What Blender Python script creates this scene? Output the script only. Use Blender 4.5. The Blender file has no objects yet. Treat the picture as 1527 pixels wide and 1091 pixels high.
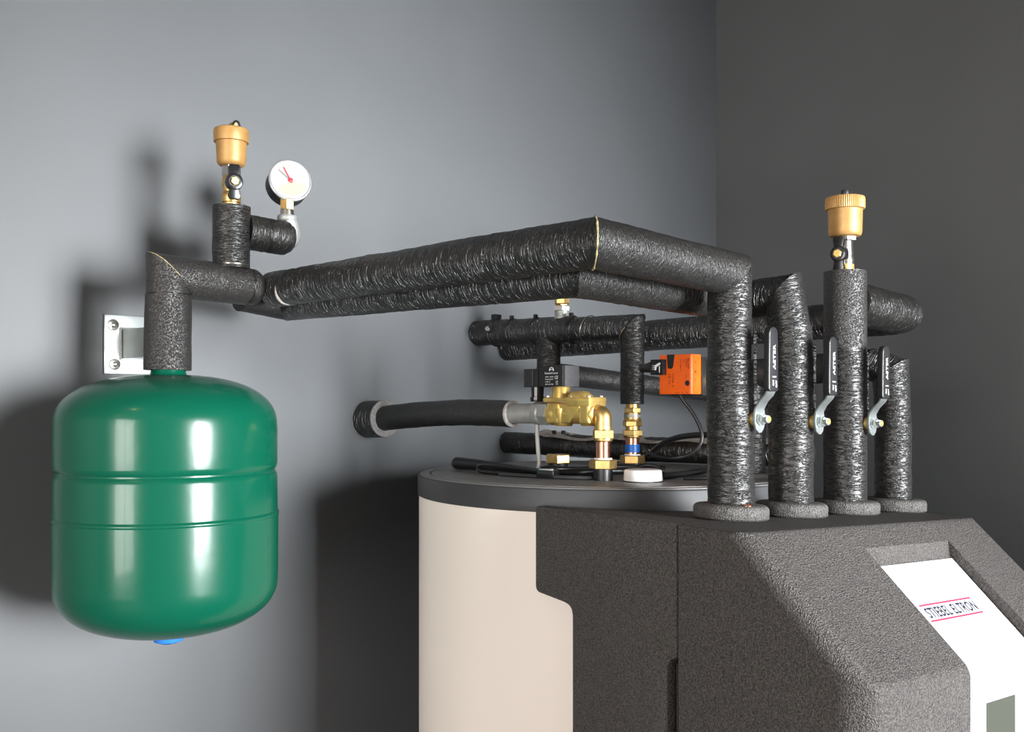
import bpy, bmesh, math, random
from mathutils import Vector, Matrix, noise
random.seed(4)
PI = math.pi
SC = bpy.context.scene
COL = SC.collection
V = Vector

# ------------------------------------------------------------------ camera, world, lamps, exposure
YAW = math.radians(43.7)
cam_d = bpy.data.cameras.new('camera')
cam = bpy.data.objects.new('camera', cam_d)
COL.objects.link(cam)
cam.location = (0, -1.46, 1.5)
cam.rotation_euler = (PI / 2, 0, YAW - PI / 2)
cam_d.sensor_width = 36
cam_d.lens = 36 * 1450 / 1527
cam_d.shift_y = 53.5 / 1527
cam_d.clip_start = 0.02
SC.camera = cam

SC.view_settings.view_transform = 'Standard'
SC.view_settings.look = 'None'
SC.view_settings.gamma = 1
SC.view_settings.use_curve_mapping = False
SC.view_settings.exposure = 0.0

world = bpy.data.worlds.new('world')
SC.world = world
world.use_nodes = True
bg = world.node_tree.nodes['Background']
bg.inputs['Color'].default_value = (0.75, 0.86, 1.0, 1)
bg.inputs['Strength'].default_value = 2.0


def area(name, loc, rot, sx, sy, power, color, spread=180):
    d = bpy.data.lights.new(name, 'AREA')
    d.shape = 'RECTANGLE'
    d.size, d.size_y = sx, sy
    d.energy = power
    d.color = color
    d.spread = math.radians(spread)
    o = bpy.data.objects.new(name, d)
    COL.objects.link(o)
    o.location = loc
    o.rotation_euler = rot
    return o


BACK_Y, LEFT_X, RIGHT_X, CEIL = -3.7, -3.0, 2.3507, 3.1
# daylight standing in the two window openings (the opening behind the camera and the glazed door on the left)
area('daylight_back', (1.15, BACK_Y - 0.12, 1.48), (PI / 2, 0, 0), 1.3, 1.5, 46, (0.97, 0.99, 1.0), 38.5)
area('daylight_left', (LEFT_X - 0.12, -1.65, 1.55), (PI / 2, 0, -PI / 2), 1.5, 2.0, 165, (1.0, 0.92, 0.85))


# ------------------------------------------------------------------ materials
def mat(name, color, rough=0.5, metal=0.0, spec=0.5, coat=0.0, emit=None, estr=1.0):
    m = bpy.data.materials.new(name)
    m.use_nodes = True
    b = m.node_tree.nodes['Principled BSDF']
    b.inputs['Base Color'].default_value = (*color, 1)
    b.inputs['Roughness'].default_value = rough
    b.inputs['Metallic'].default_value = metal
    b.inputs['Specular IOR Level'].default_value = spec
    b.inputs['Coat Weight'].default_value = coat
    b.inputs['Coat Roughness'].default_value = 0.06
    if emit:
        b.inputs['Emission Color'].default_value = (*emit, 1)
        b.inputs['Emission Strength'].default_value = estr
    return m


def nd(m, kind, **kw):
    n = m.node_tree.nodes.new(kind)
    for k, v in kw.items():
        if k in n.inputs:
            n.inputs[k].default_value = v
        else:
            setattr(n, k, v)
    return n


def lk(m, a, b):
    m.node_tree.links.new(a, b)


def bsdf(m):
    return m.node_tree.nodes['Principled BSDF']


def coords(m, which, scale):
    tc = nd(m, 'ShaderNodeTexCoord')
    mp = nd(m, 'ShaderNodeMapping')
    mp.inputs['Scale'].default_value = scale
    lk(m, tc.outputs[which], mp.inputs['Vector'])
    return mp.outputs['Vector']


def bump(m, height, strength, dist, after=None):
    b = nd(m, 'ShaderNodeBump')
    b.inputs['Strength'].default_value = strength
    b.inputs['Distance'].default_value = dist
    lk(m, height, b.inputs['Height'])
    if after:
        lk(m, after, b.inputs['Normal'])
    lk(m, b.outputs['Normal'], bsdf(m).inputs['Normal'])
    return b.outputs['Normal']


def vary(m, c0, c1, fac, lo=0.35, hi=0.65):
    r = nd(m, 'ShaderNodeValToRGB')
    r.color_ramp.elements[0].position = lo
    r.color_ramp.elements[0].color = (*c0, 1)
    r.color_ramp.elements[1].position = hi
    r.color_ramp.elements[1].color = (*c1, 1)
    lk(m, fac, r.inputs['Fac'])
    lk(m, r.outputs['Color'], bsdf(m).inputs['Base Color'])
    return r


def noisy(name, color, rough, metal=0.0, scale=60, amount=0.25, bumpd=0.0004, spec=0.5, bs=0.3):
    m = mat(name, color, rough, metal, spec)
    v = coords(m, 'Object', (1, 1, 1))
    n = nd(m, 'ShaderNodeTexNoise', Scale=scale, Detail=5.0)
    lk(m, v, n.inputs['Vector'])
    vary(m, tuple(c * (1 - amount) for c in color), tuple(min(1, c * (1 + amount)) for c in color), n.outputs['Fac'])
    bump(m, n.outputs['Fac'], bs, bumpd)
    return m


def wall_mat(name, color, rough):
    m = mat(name, color, rough, 0, 0.5)
    v = coords(m, 'Object', (1, 1, 1))
    n = nd(m, 'ShaderNodeTexNoise', Scale=420.0, Detail=3.0)
    lk(m, v, n.inputs['Vector'])
    n2 = nd(m, 'ShaderNodeTexNoise', Scale=2.2, Detail=3.0)
    lk(m, v, n2.inputs['Vector'])
    vary(m, tuple(c * 0.94 for c in color), tuple(c * 1.06 for c in color), n2.outputs['Fac'])
    bump(m, n.outputs['Fac'], 0.15, 0.0006)
    return m


def rubber(name, su, sv, depth, rough, color=(0.010, 0.0095, 0.009), leather=0.0):
    """black foam-rubber pipe lagging: skin wrinkles that run around the pipe (UV is in metres)"""
    m = mat(name, color, rough, 0, 0.75)
    v = coords(m, 'UV', (su, sv, 1))
    w = nd(m, 'ShaderNodeTexNoise', Scale=0.6, Detail=2.0)
    lk(m, v, w.inputs['Vector'])
    add = nd(m, 'ShaderNodeMixRGB', blend_type='ADD')
    add.inputs['Fac'].default_value = 0.8
    lk(m, v, add.inputs['Color1'])
    lk(m, w.outputs['Color'], add.inputs['Color2'])
    cr = nd(m, 'ShaderNodeTexNoise', Scale=1.0, Detail=2.0, Roughness=0.5)
    lk(m, add.outputs['Color'], cr.inputs['Vector'])

    def math_(op, a_, b_):
        q = nd(m, 'ShaderNodeMath', operation=op)
        lk(m, a_, q.inputs[0])
        q.inputs[1].default_value = b_
        return q.outputs[0]
    h = math_('SUBTRACT', cr.outputs['Fac'], 0.5)
    h = math_('ABSOLUTE', h, 0)
    h = math_('MULTIPLY', h, 5.0)
    h = math_('MINIMUM', h, 1.0)
    h = math_('POWER', h, 0.6)
    n0 = bump(m, h, 1.0, depth * 0.55)
    n1 = bump(m, cr.outputs['Fac'], 1.0, depth, n0)
    v2 = coords(m, 'UV', (1, 1, 1))
    f = nd(m, 'ShaderNodeTexNoise', Scale=420.0, Detail=3.0)
    lk(m, v2, f.inputs['Vector'])
    bump(m, f.outputs['Fac'], 0.35 + leather, 0.0006 + 0.001 * leather, n1)
    rr = nd(m, 'ShaderNodeMapRange')
    rr.inputs['To Min'].default_value = rough - 0.08
    rr.inputs['To Max'].default_value = rough + 0.14
    lk(m, f.outputs['Fac'], rr.inputs['Value'])
    lk(m, rr.outputs['Result'], bsdf(m).inputs['Roughness'])
    return m


def foam_mat(name, c0, c1, depth=0.0016):
    """expanded-bead foam: packed beads a few millimetres across"""
    m = mat(name, c0, 0.62, 0, 0.45)
    v = coords(m, 'Object', (1, 1, 1))
    vo = nd(m, 'ShaderNodeTexVoronoi', Scale=640.0)
    lk(m, v, vo.inputs['Vector'])
    n = nd(m, 'ShaderNodeTexNoise', Scale=520.0, Detail=3.0)
    lk(m, v, n.inputs['Vector'])
    vary(m, c0, c1, n.outputs['Fac'], 0.38, 0.66)
    n1 = bump(m, vo.outputs['Distance'], 0.55, depth)
    bump(m, n.outputs['Fac'], 0.55, depth, n1)
    return m


M = {}
M['wall'] = wall_mat('anthracite_paint', (0.095, 0.101, 0.108), 0.5)
M['wall_r'] = wall_mat('anthracite_paint_right', (0.095, 0.099, 0.102), 0.55)
M['white_paint'] = wall_mat('white_paint', (0.7, 0.69, 0.66), 0.7)
M['dim_paint'] = wall_mat('grey_paint', (0.25, 0.24, 0.23), 0.7)
M['floor'] = noisy('grey_floor', (0.22, 0.21, 0.2), 0.55, 0, 8, 0.2)
M['green'] = mat('green_enamel', (0.0015, 0.075, 0.042), 0.24, 0, 0.35, 0.15)
gv = coords(M['green'], 'Object', (1, 1, 1))
gn = nd(M['green'], 'ShaderNodeTexNoise', Scale=34.0, Detail=2.0)
lk(M['green'], gv, gn.inputs['Vector'])
bump(M['green'], gn.outputs['Fac'], 0.08, 0.003)
M['rub'] = rubber('lagging_wrinkled', 95, 430, 0.0019, 0.40)
M['rubfine'] = rubber('lagging_fine_wrinkles', 55, 300, 0.0028, 0.32)
M['leather'] = rubber('lagging_leathery', 420, 460, 0.0014, 0.38, (0.016, 0.0145, 0.0135), 0.4)
M['rubplain'] = rubber('lagging_smooth', 90, 170, 0.0007, 0.5, (0.010, 0.010, 0.010))
M['tape'] = mat('black_tape', (0.01, 0.01, 0.01), 0.25)
M['glue'] = noisy('dried_glue', (0.3, 0.25, 0.13), 0.6, 0, 300, 0.4)
M['foamcut'] = noisy('pale_foam_edge', (0.42, 0.4, 0.38), 0.8, 0, 200, 0.2)
M['foamgrey'] = noisy('grey_foam_edge', (0.2, 0.19, 0.185), 0.8, 0, 200, 0.2)
M['brass'] = noisy('yellow_brass', (0.86, 0.6, 0.19), 0.36, 0.8, 60, 0.12, 0.0002)
M['brass_dull'] = noisy('dull_brass', (0.66, 0.45, 0.18), 0.42, 1, 90, 0.16, 0.0004)
M['brass_satin'] = noisy('satin_brass_paint', (0.36, 0.2, 0.062), 0.48, 0.2, 90, 0.1, 0.0003)
M['nickel'] = noisy('nickel', (0.62, 0.6, 0.56), 0.26, 1, 80, 0.1, 0.0002)
M['zinc'] = noisy('zinc_plate', (0.6, 0.65, 0.65), 0.3, 0.9, 30, 0.1, 0.0002)
M['galv'] = noisy('galvanised_grey', (0.34, 0.35, 0.34), 0.48, 0.4, 60, 0.08, 0.0006)
M['copper'] = noisy('copper', (0.75, 0.33, 0.2), 0.27, 1, 60, 0.1, 0.0002)
M['black'] = noisy('black_plastic', (0.012, 0.012, 0.013), 0.42, 0, 200, 0.1, 0.0002)
M['blackgloss'] = mat('black_gloss_plastic', (0.011, 0.011, 0.012), 0.22)
M['cable'] = mat('black_cable', (0.009, 0.009, 0.010), 0.35)
M['grip'] = noisy('dark_vinyl_grip', (0.015, 0.0155, 0.017), 0.35, 0, 120, 0.1, 0.0002)
M['greycable'] = mat('grey_cable', (0.42, 0.42, 0.41), 0.45)
M['greyplastic'] = noisy('coil_side_grey', (0.05, 0.05, 0.054), 0.5, 0, 150, 0.15, 0.0003)
M['orange'] = noisy('orange_plastic', (0.9, 0.13, 0.006), 0.42, 0, 150, 0.04, 0.0001)
M['orange_ink'] = mat('dark_red_print', (0.23, 0.02, 0.004), 0.5)
M['blue'] = mat('blue_tape', (0.01, 0.13, 0.5), 0.4)
M['bluecap'] = mat('blue_cap', (0.02, 0.16, 0.62), 0.4)
M['white'] = noisy('white_plastic', (0.8, 0.78, 0.76), 0.45, 0, 60, 0.03, 0.0002)
M['panel'] = mat('white_panel', (0.78, 0.79, 0.8), 0.25)
M['panel_line'] = mat('panel_joint_grey', (0.45, 0.45, 0.46), 0.5)
M['ink'] = mat('navy_ink', (0.018, 0.02, 0.04), 0.5)
M['red'] = mat('crimson_ink', (0.38, 0.035, 0.085), 0.5)
M['whiteink'] = mat('white_ink', (0.75, 0.77, 0.8), 0.5)
M['redneedle'] = mat('red_needle', (0.8, 0.03, 0.05), 0.4)
M['greyneedle'] = mat('grey_needle', (0.16, 0.16, 0.16), 0.4)
M['dial'] = mat('dial_white', (0.38, 0.38, 0.38), 0.35, 0, 0.5, 0.5)
M['dialglare'] = mat('dial_cream_painted_glare', (0.42, 0.36, 0.26), 0.35, 0, 0.5, 0.6)  # cream colour standing in for glare on the dial glass
M['bezel'] = noisy('bright_bezel', (0.75, 0.76, 0.78), 0.25, 0.8, 60, 0.05, 0.0001)
M['tank'] = noisy('cream_jacket', (0.83, 0.76, 0.7), 0.5, 0, 3, 0.02, 0.0004, 0.4)
M['lid'] = noisy('grey_lid_painted_sheen', (0.2, 0.195, 0.19), 0.42, 0, 40, 0.08, 0.0002)  # same plastic as the rim, lightened to paint in its grazing reflection
M['band'] = noisy('dark_band', (0.045, 0.046, 0.049), 0.5, 0, 30, 0.08, 0.0002, 0.3)
M['epp'] = foam_mat('bead_foam', (0.026, 0.0235, 0.0225), (0.1, 0.091, 0.086), 0.0024)
M['collar'] = foam_mat('bead_foam_collar', (0.04, 0.038, 0.036), (0.13, 0.124, 0.118), 0.002)
M['screen'] = mat('display_glass', (0.05, 0.055, 0.045), 0.08, 0, 0.6, emit=(0.20, 0.22, 0.17), estr=0.3)
M['beige'] = noisy('beige_tape', (0.7, 0.63, 0.57), 0.6, 0, 90, 0.2, 0.0004)
M['glass'] = bpy.data.materials.new('window_glass')
M['glass'].use_nodes = True
_t = M['glass'].node_tree
_t.nodes.clear()
_o = _t.nodes.new('ShaderNodeOutputMaterial')
_mx = _t.nodes.new('ShaderNodeMixShader')
_tr = _t.nodes.new('ShaderNodeBsdfTransparent')
_gl = _t.nodes.new('ShaderNodeBsdfGlossy')
_gl.inputs['Roughness'].default_value = 0.02
_mx.inputs['Fac'].default_value = 0.06
_t.links.new(_tr.outputs[0], _mx.inputs[1])
_t.links.new(_gl.outputs[0], _mx.inputs[2])
_t.links.new(_mx.outputs[0], _o.inputs['Surface'])


# ------------------------------------------------------------------ mesh helpers
def frame(d):
    d = V(d).normalized()
    a = V((0, 0, 1)) if abs(d.z) < 0.9 else V((1, 0, 0))
    u = a.cross(d).normalized()
    return u, d.cross(u).normalized(), d


class MB:
    def __init__(self):
        self.bm = bmesh.new()
        self.uv = self.bm.loops.layers.uv.new('UVMap')

    def ring_face(self, vs):
        try:
            return self.bm.faces.new(vs)
        except ValueError:
            return None

    def box(self, x0, x1, y0, y1, z0, z1, mtx=None, bev=0.0, seg=2):
        b = bmesh.new()
        bmesh.ops.create_cube(b, size=1)
        for v in b.verts:
            v.co = V(((x0 + x1) / 2 + v.co.x * (x1 - x0), (y0 + y1) / 2 + v.co.y * (y1 - y0), (z0 + z1) / 2 + v.co.z * (z1 - z0)))
        if bev:
            bmesh.ops.bevel(b, geom=b.edges[:], offset=bev, segments=seg, profile=0.7, affect='EDGES')
        if mtx:
            b.transform(mtx)
        self.merge(b)
        return self

    def merge(self, b):
        me = bpy.data.meshes.new('tmp')
        b.to_mesh(me)
        b.free()
        self.bm.from_mesh(me)
        bpy.data.meshes.remove(me)

    def revolve(self, prof, base, d, n=32, cap0=True, cap1=True, wob=None, flat=0):
        """prof: list of (radius, distance along d)"""
        u, w, d = frame(d)
        base = V(base)
        rings = []
        for r, s in prof:
            ring = []
            for i in range(n):
                a = 2 * PI * (i + flat) / n
                rr = r * (wob(i) if wob else 1)
                ring.append(self.bm.verts.new(base + d * s + (u * math.cos(a) + w * math.sin(a)) * rr))
            rings.append(ring)
        for k in range(len(rings) - 1):
            for i in range(n):
                j = (i + 1) % n
                self.ring_face((rings[k][i], rings[k][j], rings[k + 1][j], rings[k + 1][i]))
        if cap0:
            self.ring_face(list(reversed(rings[0])))
        if cap1:
            self.ring_face(rings[-1])
        return self

    def cyl(self, p0, p1, r0, r1=None, n=24, bev=0.0):
        p0, p1 = V(p0), V(p1)
        r1 = r0 if r1 is None else r1
        L = (p1 - p0).length
        if bev:
            prof = [(r0 - bev, 0), (r0 - bev * .3, bev * .3), (r0, bev), (r1, L - bev), (r1 - bev * .3, L - bev * .3), (r1 - bev, L)]
        else:
            prof = [(r0, 0), (r1, L)]
        return self.revolve(prof, p0, p1 - p0, n)

    def hexnut(self, p0, p1, r, rot=0.0, bev=0.0012):
        p0, p1 = V(p0), V(p1)
        L = (p1 - p0).length
        u, w, d = frame(p1 - p0)
        rings = []
        for rr, s in ((r - bev, 0), (r, bev), (r, L - bev), (r - bev, L)):
            rings.append([self.bm.verts.new(p0 + d * s + (u * math.cos(rot + i * PI / 3) + w * math.sin(rot + i * PI / 3)) * rr) for i in range(6)])
        for k in range(3):
            for i in range(6):
                j = (i + 1) % 6
                self.ring_face((rings[k][i], rings[k][j], rings[k + 1][j], rings[k + 1][i]))
        self.ring_face(list(reversed(rings[0])))
        self.ring_face(rings[-1])
        return self

    def tube(self, pts, r, n=10, sub=6, smooth=True):
        pts = [V(p) for p in pts]
        if smooth and len(pts) > 2:
            out = []
            for i in range(len(pts) - 1):
                a = pts[i - 1] if i else pts[0] * 2 - pts[1]
                b, c = pts[i], pts[i + 1]
                e = pts[i + 2] if i + 2 < len(pts) else c * 2 - b
                for k in range(sub):
                    t = k / sub
                    out.append(0.5 * ((2 * b) + (c - a) * t + (2 * a - 5 * b + 4 * c - e) * t * t + (3 * b - a - 3 * c + e) * t ** 3))
            pts = out + [pts[-1]]
        prev = None
        rings = []
        for i, p in enumerate(pts):
            d = (pts[min(i + 1, len(pts) - 1)] - pts[max(i - 1, 0)]).normalized()
            if prev is None:
                u, w, _ = frame(d)
            else:
                u = (prev - d * prev.dot(d)).normalized()
                w = d.cross(u)
            prev = u
            rad = r(i / (len(pts) - 1)) if callable(r) else r
            rings.append([self.bm.verts.new(p + (u * math.cos(2 * PI * k / n) + w * math.sin(2 * PI * k / n)) * rad) for k in range(n)])
        for k in range(len(rings) - 1):
            for i in range(n):
                j = (i + 1) % n
                self.ring_face((rings[k][i], rings[k][j], rings[k + 1][j], rings[k + 1][i]))
        self.ring_face(list(reversed(rings[0])))
        self.ring_face(rings[-1])
        return self

    def lag(self, p0, p1, r, m0=None, m1=None, wob=0.0009, n=40, step=0.008, seed=0, sag=0.0, r1=None, rnd=0.0):
        """one length of lagging: a cylinder cut at each end by a plane of normal m0 / m1 (mitre)"""
        p0, p1 = V(p0), V(p1)
        u, w, d = frame(p1 - p0)
        L = (p1 - p0).length
        m0 = V(m0) if m0 is not None else d
        m1 = V(m1) if m1 is not None else d
        r1 = r if r1 is None else r1
        K = max(3, int(L / step))
        grid = []
        for k in range(K + 1):
            row = []
            for i in range(n):
                a = 2 * PI * i / n
                rad = u * math.cos(a) + w * math.sin(a)
                rr0 = r + (r1 - r) * k / K
                q = rad * rr0
                s0 = -q.dot(m0) / d.dot(m0)
                s1 = L - q.dot(m1) / d.dot(m1)
                s = s0 + (s1 - s0) * k / K
                nz = noise.noise(V((math.cos(a) * 1.6 + seed, math.sin(a) * 1.6, s * 42)))
                nz2 = noise.noise(V((math.cos(a) * 1.1 + seed * 3.1, math.sin(a) * 1.1 + 7, s * 11)))
                nz3 = noise.noise(V((math.cos(a) * 4.0 + seed, math.sin(a) * 4.0, s * 190)))
                rr = rr0 + wob * (0.55 * nz + 1.0 * nz2 + 0.9 * nz3)
                if rnd:
                    e = min(k, K - k) * L / K
                    if e < rnd:
                        rr -= rnd * (1 - math.sqrt(max(0, 1 - (1 - e / rnd) ** 2))) * 0.8
                z = -sag * 4 * (k / K) * (1 - k / K)
                row.append((self.bm.verts.new(p0 + d * s + rad * rr + V((0, 0, z))), a * r, s))
            grid.append(row)
        for k in range(K):
            for i in range(n):
                j = (i + 1) % n
                f = self.ring_face((grid[k][i][0], grid[k][j][0], grid[k + 1][j][0], grid[k + 1][i][0]))
                uj = grid[k][j][1] if j else 2 * PI * r
                for lp, (uu, vv) in zip(f.loops, ((grid[k][i][1], grid[k][i][2]), (uj, grid[k][j][2]), (uj, grid[k + 1][j][2]), (grid[k + 1][i][1], grid[k + 1][i][2]))):
                    lp[self.uv].uv = (uu + seed * 0.37, vv + seed * 0.21)
        self.ring_face([q[0] for q in reversed(grid[0])])
        self.ring_face([q[0] for q in grid[-1]])
        return self

    def torus(self, c, d, R, r, n=32, m=8, a0=0.0, a1=2 * PI, taper=False):
        u, w, d = frame(d)
        c = V(c)
        full = abs(a1 - a0 - 2 * PI) < 1e-6
        K = n if full else n + 1
        rings = []
        for i in range(K):
            t = i / n
            a = a0 + (a1 - a0) * t
            o = u * math.cos(a) + w * math.sin(a)
            rr = r * (max(0.05, math.sin(PI * t)) if taper else 1)
            rings.append([self.bm.verts.new(c + o * (R + rr * math.cos(2 * PI * k / m)) + d * (rr * math.sin(2 * PI * k / m))) for k in range(m)])
        for i in range(n):
            A, B = rings[i], rings[(i + 1) % K]
            for k in range(m):
                l = (k + 1) % m
                self.ring_face((A[k], A[l], B[l], B[k]))
        if not full:
            self.ring_face(list(reversed(rings[0])))
            self.ring_face(rings[-1])
        return self

    def prism(self, poly, fn, h0, h1, bev=0.0, seg=2):
        """poly in 2-D, extruded from h0 to h1; fn(a, b, h) gives the world point"""
        b = bmesh.new()
        lo = [b.verts.new((p[0], p[1], h0)) for p in poly]
        hi = [b.verts.new((p[0], p[1], h1)) for p in poly]
        b.faces.new(list(reversed(lo)))
        b.faces.new(hi)
        for i in range(len(poly)):
            j = (i + 1) % len(poly)
            b.faces.new((lo[i], lo[j], hi[j], hi[i]))
        bmesh.ops.recalc_face_normals(b, faces=b.faces[:])
        if bev:
            sharp = [e for e in b.edges if len(e.link_faces) == 2 and e.calc_face_angle() > 0.45]
            bmesh.ops.bevel(b, geom=sharp, offset=bev, segments=seg, profile=0.6, affect='EDGES', clamp_overlap=True)
        for v in b.verts:
            v.co = V(fn(v.co.x, v.co.y, v.co.z))
        self.merge(b)
        return self


ROOT = {}


def build(name, mb, material, parent=None, smooth=40, label=None, kind=None, loc=None):
    bm = mb.bm
    bmesh.ops.recalc_face_normals(bm, faces=bm.faces[:])
    org = V(loc) if loc is not None else (ROOT[parent.name] if parent is not None else V((0, 0, 0)))
    bm.transform(Matrix.Translation(-org))
    me = bpy.data.meshes.new(name)
    bm.to_mesh(me)
    bm.free()
    me.materials.append(material)
    if smooth:
        me.polygons.foreach_set('use_smooth', [True] * len(me.polygons))
        me.set_sharp_from_angle(angle=math.radians(smooth))
    o = bpy.data.objects.new(name, me)
    COL.objects.link(o)
    if parent is not None:
        o.parent = parent
        ROOT[o.name] = ROOT[parent.name]
    else:
        o.location = org
        ROOT[o.name] = org
    if label:
        o['label'] = label
    if kind:
        o['kind'] = kind
    return o


def thing(name, label, cat, loc, group=None):
    o = bpy.data.objects.new(name, None)
    o.empty_display_size = 0.02
    COL.objects.link(o)
    o.location = loc
    ROOT[o.name] = V(loc)
    o['label'] = label
    o['category'] = cat
    if group:
        o['group'] = group
    return o


def tag(o, label, cat, group=None):
    o['label'] = label
    o['category'] = cat
    if group:
        o['group'] = group
    return o


def struct(name, mb, material, parent=None, smooth=0):
    o = build(name, mb, material, parent, smooth)
    if parent is None:
        o['kind'] = 'structure'
    return o


def words(name, s, at, right, up, height, width, material, parent, ext=0.0002, bold=0.0):
    """lettering fitted to a height and a width, standing on the surface"""
    cu = bpy.data.curves.new(name, 'FONT')
    cu.body = s
    cu.size = 1
    cu.extrude = 0.01
    cu.offset = bold
    cu.space_character = 1 + 4 * bold
    cu.resolution_u = 3
    tmp = bpy.data.objects.new(name + '_tmp', cu)
    COL.objects.link(tmp)
    dg = bpy.context.evaluated_depsgraph_get()
    dg.update()
    me = bpy.data.meshes.new_from_object(tmp.evaluated_get(dg))
    bpy.data.objects.remove(tmp)
    bpy.data.curves.remove(cu)
    xs = [v.co.x for v in me.vertices]
    ys = [v.co.y for v in me.vertices]
    right, up = V(right).normalized(), V(up).normalized()
    nn = right.cross(up)
    kx, ky = width / (max(xs) - min(xs)), height / (max(ys) - min(ys))
    org = ROOT[parent.name]
    for v in me.vertices:
        q = V(at) + right * ((v.co.x - min(xs)) * kx) + up * ((v.co.y - min(ys)) * ky) + nn * (ext * (1 if v.co.z > 0 else 0.1))
        v.co = q - org
    me.materials.append(material)
    o = bpy.data.objects.new(name, me)
    COL.objects.link(o)
    o.parent = parent
    ROOT[o.name] = org
    return o


def quadplate(name, c, right, up, w, h, material, parent, t=0.0003):
    right, up = V(right).normalized(), V(up).normalized()
    nn = right.cross(up)
    mtx = Matrix((right, up, nn)).transposed().to_4x4()
    mtx.translation = V(c)
    return build(name, MB().box(-w / 2, w / 2, -h / 2, h / 2, -t * .3, t, mtx), material, parent, 0)


def mitre(a, b):
    """mitre-plane normal where a pipe running along a turns to run along b"""
    return (V(a).normalized() + V(b).normalized()).normalized()


def lag_run(parent, pts, r, material, start=0, seed=0, cuts=None, sag=None, glue=()):
    """a run of lagging through the corner points: one pipe_section per straight length, mitred at the corners"""
    pts = [V(p) for p in pts]
    ds = [(pts[i + 1] - pts[i]).normalized() for i in range(len(pts) - 1)]
    rs = r if isinstance(r, (list, tuple)) else [r] * len(ds)
    ms = material if isinstance(material, (list, tuple)) else [material] * len(ds)
    out = []
    for i, d in enumerate(ds):
        m0 = mitre(ds[i - 1], d) if i else None
        m1 = mitre(d, ds[i + 1]) if i + 1 < len(ds) else None
        mb = MB().lag(pts[i], pts[i + 1], rs[i], m0, m1, seed=seed + i * 1.7, sag=(sag or {}).get(i, 0))
        out.append(build('pipe_section', mb, ms[i], parent, 50))
    for i in glue:
        m = mitre(ds[i - 1], ds[i])
        d = ds[i - 1]
        u, w, d = frame(d)
        mb = MB()
        loop = []
        for k in range(49):
            a = 2 * PI * k / 48
            q = (u * math.cos(a) + w * math.sin(a)) * (rs[i] + 0.0004)
            s = -q.dot(m) / d.dot(m)
            loop.append(pts[i] + q + d * s)
        mb.tube(loop, lambda t: 0.0007 + 0.0011 * abs(noise.noise(V((t * 30, 3, seed)))), 6, 1, smooth=False)
        build('glue_line', mb, M['glue'], parent, 60, label='yellowish dried glue along the mitre joint')
    return out


# ------------------------------------------------------------------ room shell
def slab(x0, x1, y0, y1, z0, z1):
    return MB().box(x0, x1, y0, y1, z0, z1)


struct('wall_main', slab(LEFT_X - 0.2, RIGHT_X + 0.2, 0, 0.2, 0, CEIL), M['wall'])
struct('wall_right', slab(RIGHT_X, RIGHT_X + 0.2, BACK_Y - 0.2, 0, 0, CEIL), M['wall_r'])
struct('floor', slab(LEFT_X - 0.2, RIGHT_X + 0.2, BACK_Y - 0.2, 0.2, -0.15, 0), M['floor'])
struct('ceiling', slab(LEFT_X - 0.2, RIGHT_X + 0.2, BACK_Y - 0.2, 0.2, CEIL, CEIL + 0.15), M['dim_paint'])


def holed(axis, at, a0, a1, h0, h1, A0, A1):
    """a 0.1 m wall with one opening; axis 'x' = wall along x at y=at, 'y' = wall along y at x=at"""
    mb = MB()
    for (p0, p1, z0, z1) in ((A0, a0, 0, CEIL), (a1, A1, 0, CEIL), (a0, a1, 0, h0), (a0, a1, h1, CEIL)):
        if axis == 'x':
            mb.box(p0, p1, at - 0.1, at, z0, z1)
        else:
            mb.box(at - 0.1, at, p0, p1, z0, z1)
    return mb


struct('wall_back', holed('x', BACK_Y, 0.5, 1.8, 0.73, 2.23, LEFT_X - 0.1, RIGHT_X), M['dim_paint'])
struct('wall_left', holed('y', LEFT_X, -2.4, -0.9, 0.55, 2.55, BACK_Y, 0), M['white_paint'])


def window(name, axis, at, a0, a1, h0, h1):
    fr = MB()
    q = 0.045

    def bx(mb, p0, p1, z0, z1, d0, d1):
        if axis == 'x':
            mb.box(p0, p1, at - d1, at - d0, z0, z1)
        else:
            mb.box(at - d1, at - d0, p0, p1, z0, z1)
    bx(fr, a0, a0 + q, h0, h1, 0.03, 0.08)
    bx(fr, a1 - q, a1, h0, h1, 0.03, 0.08)
    bx(fr, a0 + q, a1 - q, h0, h0 + q, 0.03, 0.08)
    bx(fr, a0 + q, a1 - q, h1 - q, h1, 0.03, 0.08)
    w = struct(name, fr, M['white'])
    mid = (a0 + a1) / 2
    mu = MB()
    bx(mu, mid - 0.03, mid + 0.03, h0 + q, h1 - q, 0.03, 0.08)
    build('mullion', mu, M['white'], w, 0)
    for (p0, p1) in ((a0 + q, mid - 0.03), (mid + 0.03, a1 - q)):
        g = MB()
        bx(g, p0, p1, h0 + q, h1 - q, 0.053, 0.057)
        build('pane', g, M['glass'], w, 0)


window('window_1', 'x', BACK_Y, 0.5, 1.8, 0.73, 2.23)
window('window_2', 'y', LEFT_X, -2.4, -0.9, 0.55, 2.55)
# three small warm ceiling spots
for i, (x, y) in enumerate(((-0.84, -0.79), (-2.6, -0.77), (-1.45, -3.2))):
    L = thing('ceiling_spotlight', 'warm recessed ceiling spotlight ' + ('nearest the green vessel', 'nearest the left window', 'nearest the back wall')[i], 'light', (x, y, CEIL))
    build('trim_ring', MB().revolve([(0.125, 0), (0.125, -0.012), (0.105, -0.012), (0.105, -0.002)], (x, y, CEIL), (0, 0, 1), 24, False, False), M['white'], L)
    build('lamp_disc', MB().cyl((x, y, CEIL - 0.006), (x, y, CEIL - 0.002), 0.104), mat('warm_lamp', (1, 1, 1), 0.5, emit=(1.0, 0.66, 0.34), estr=16.0), L)


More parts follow.
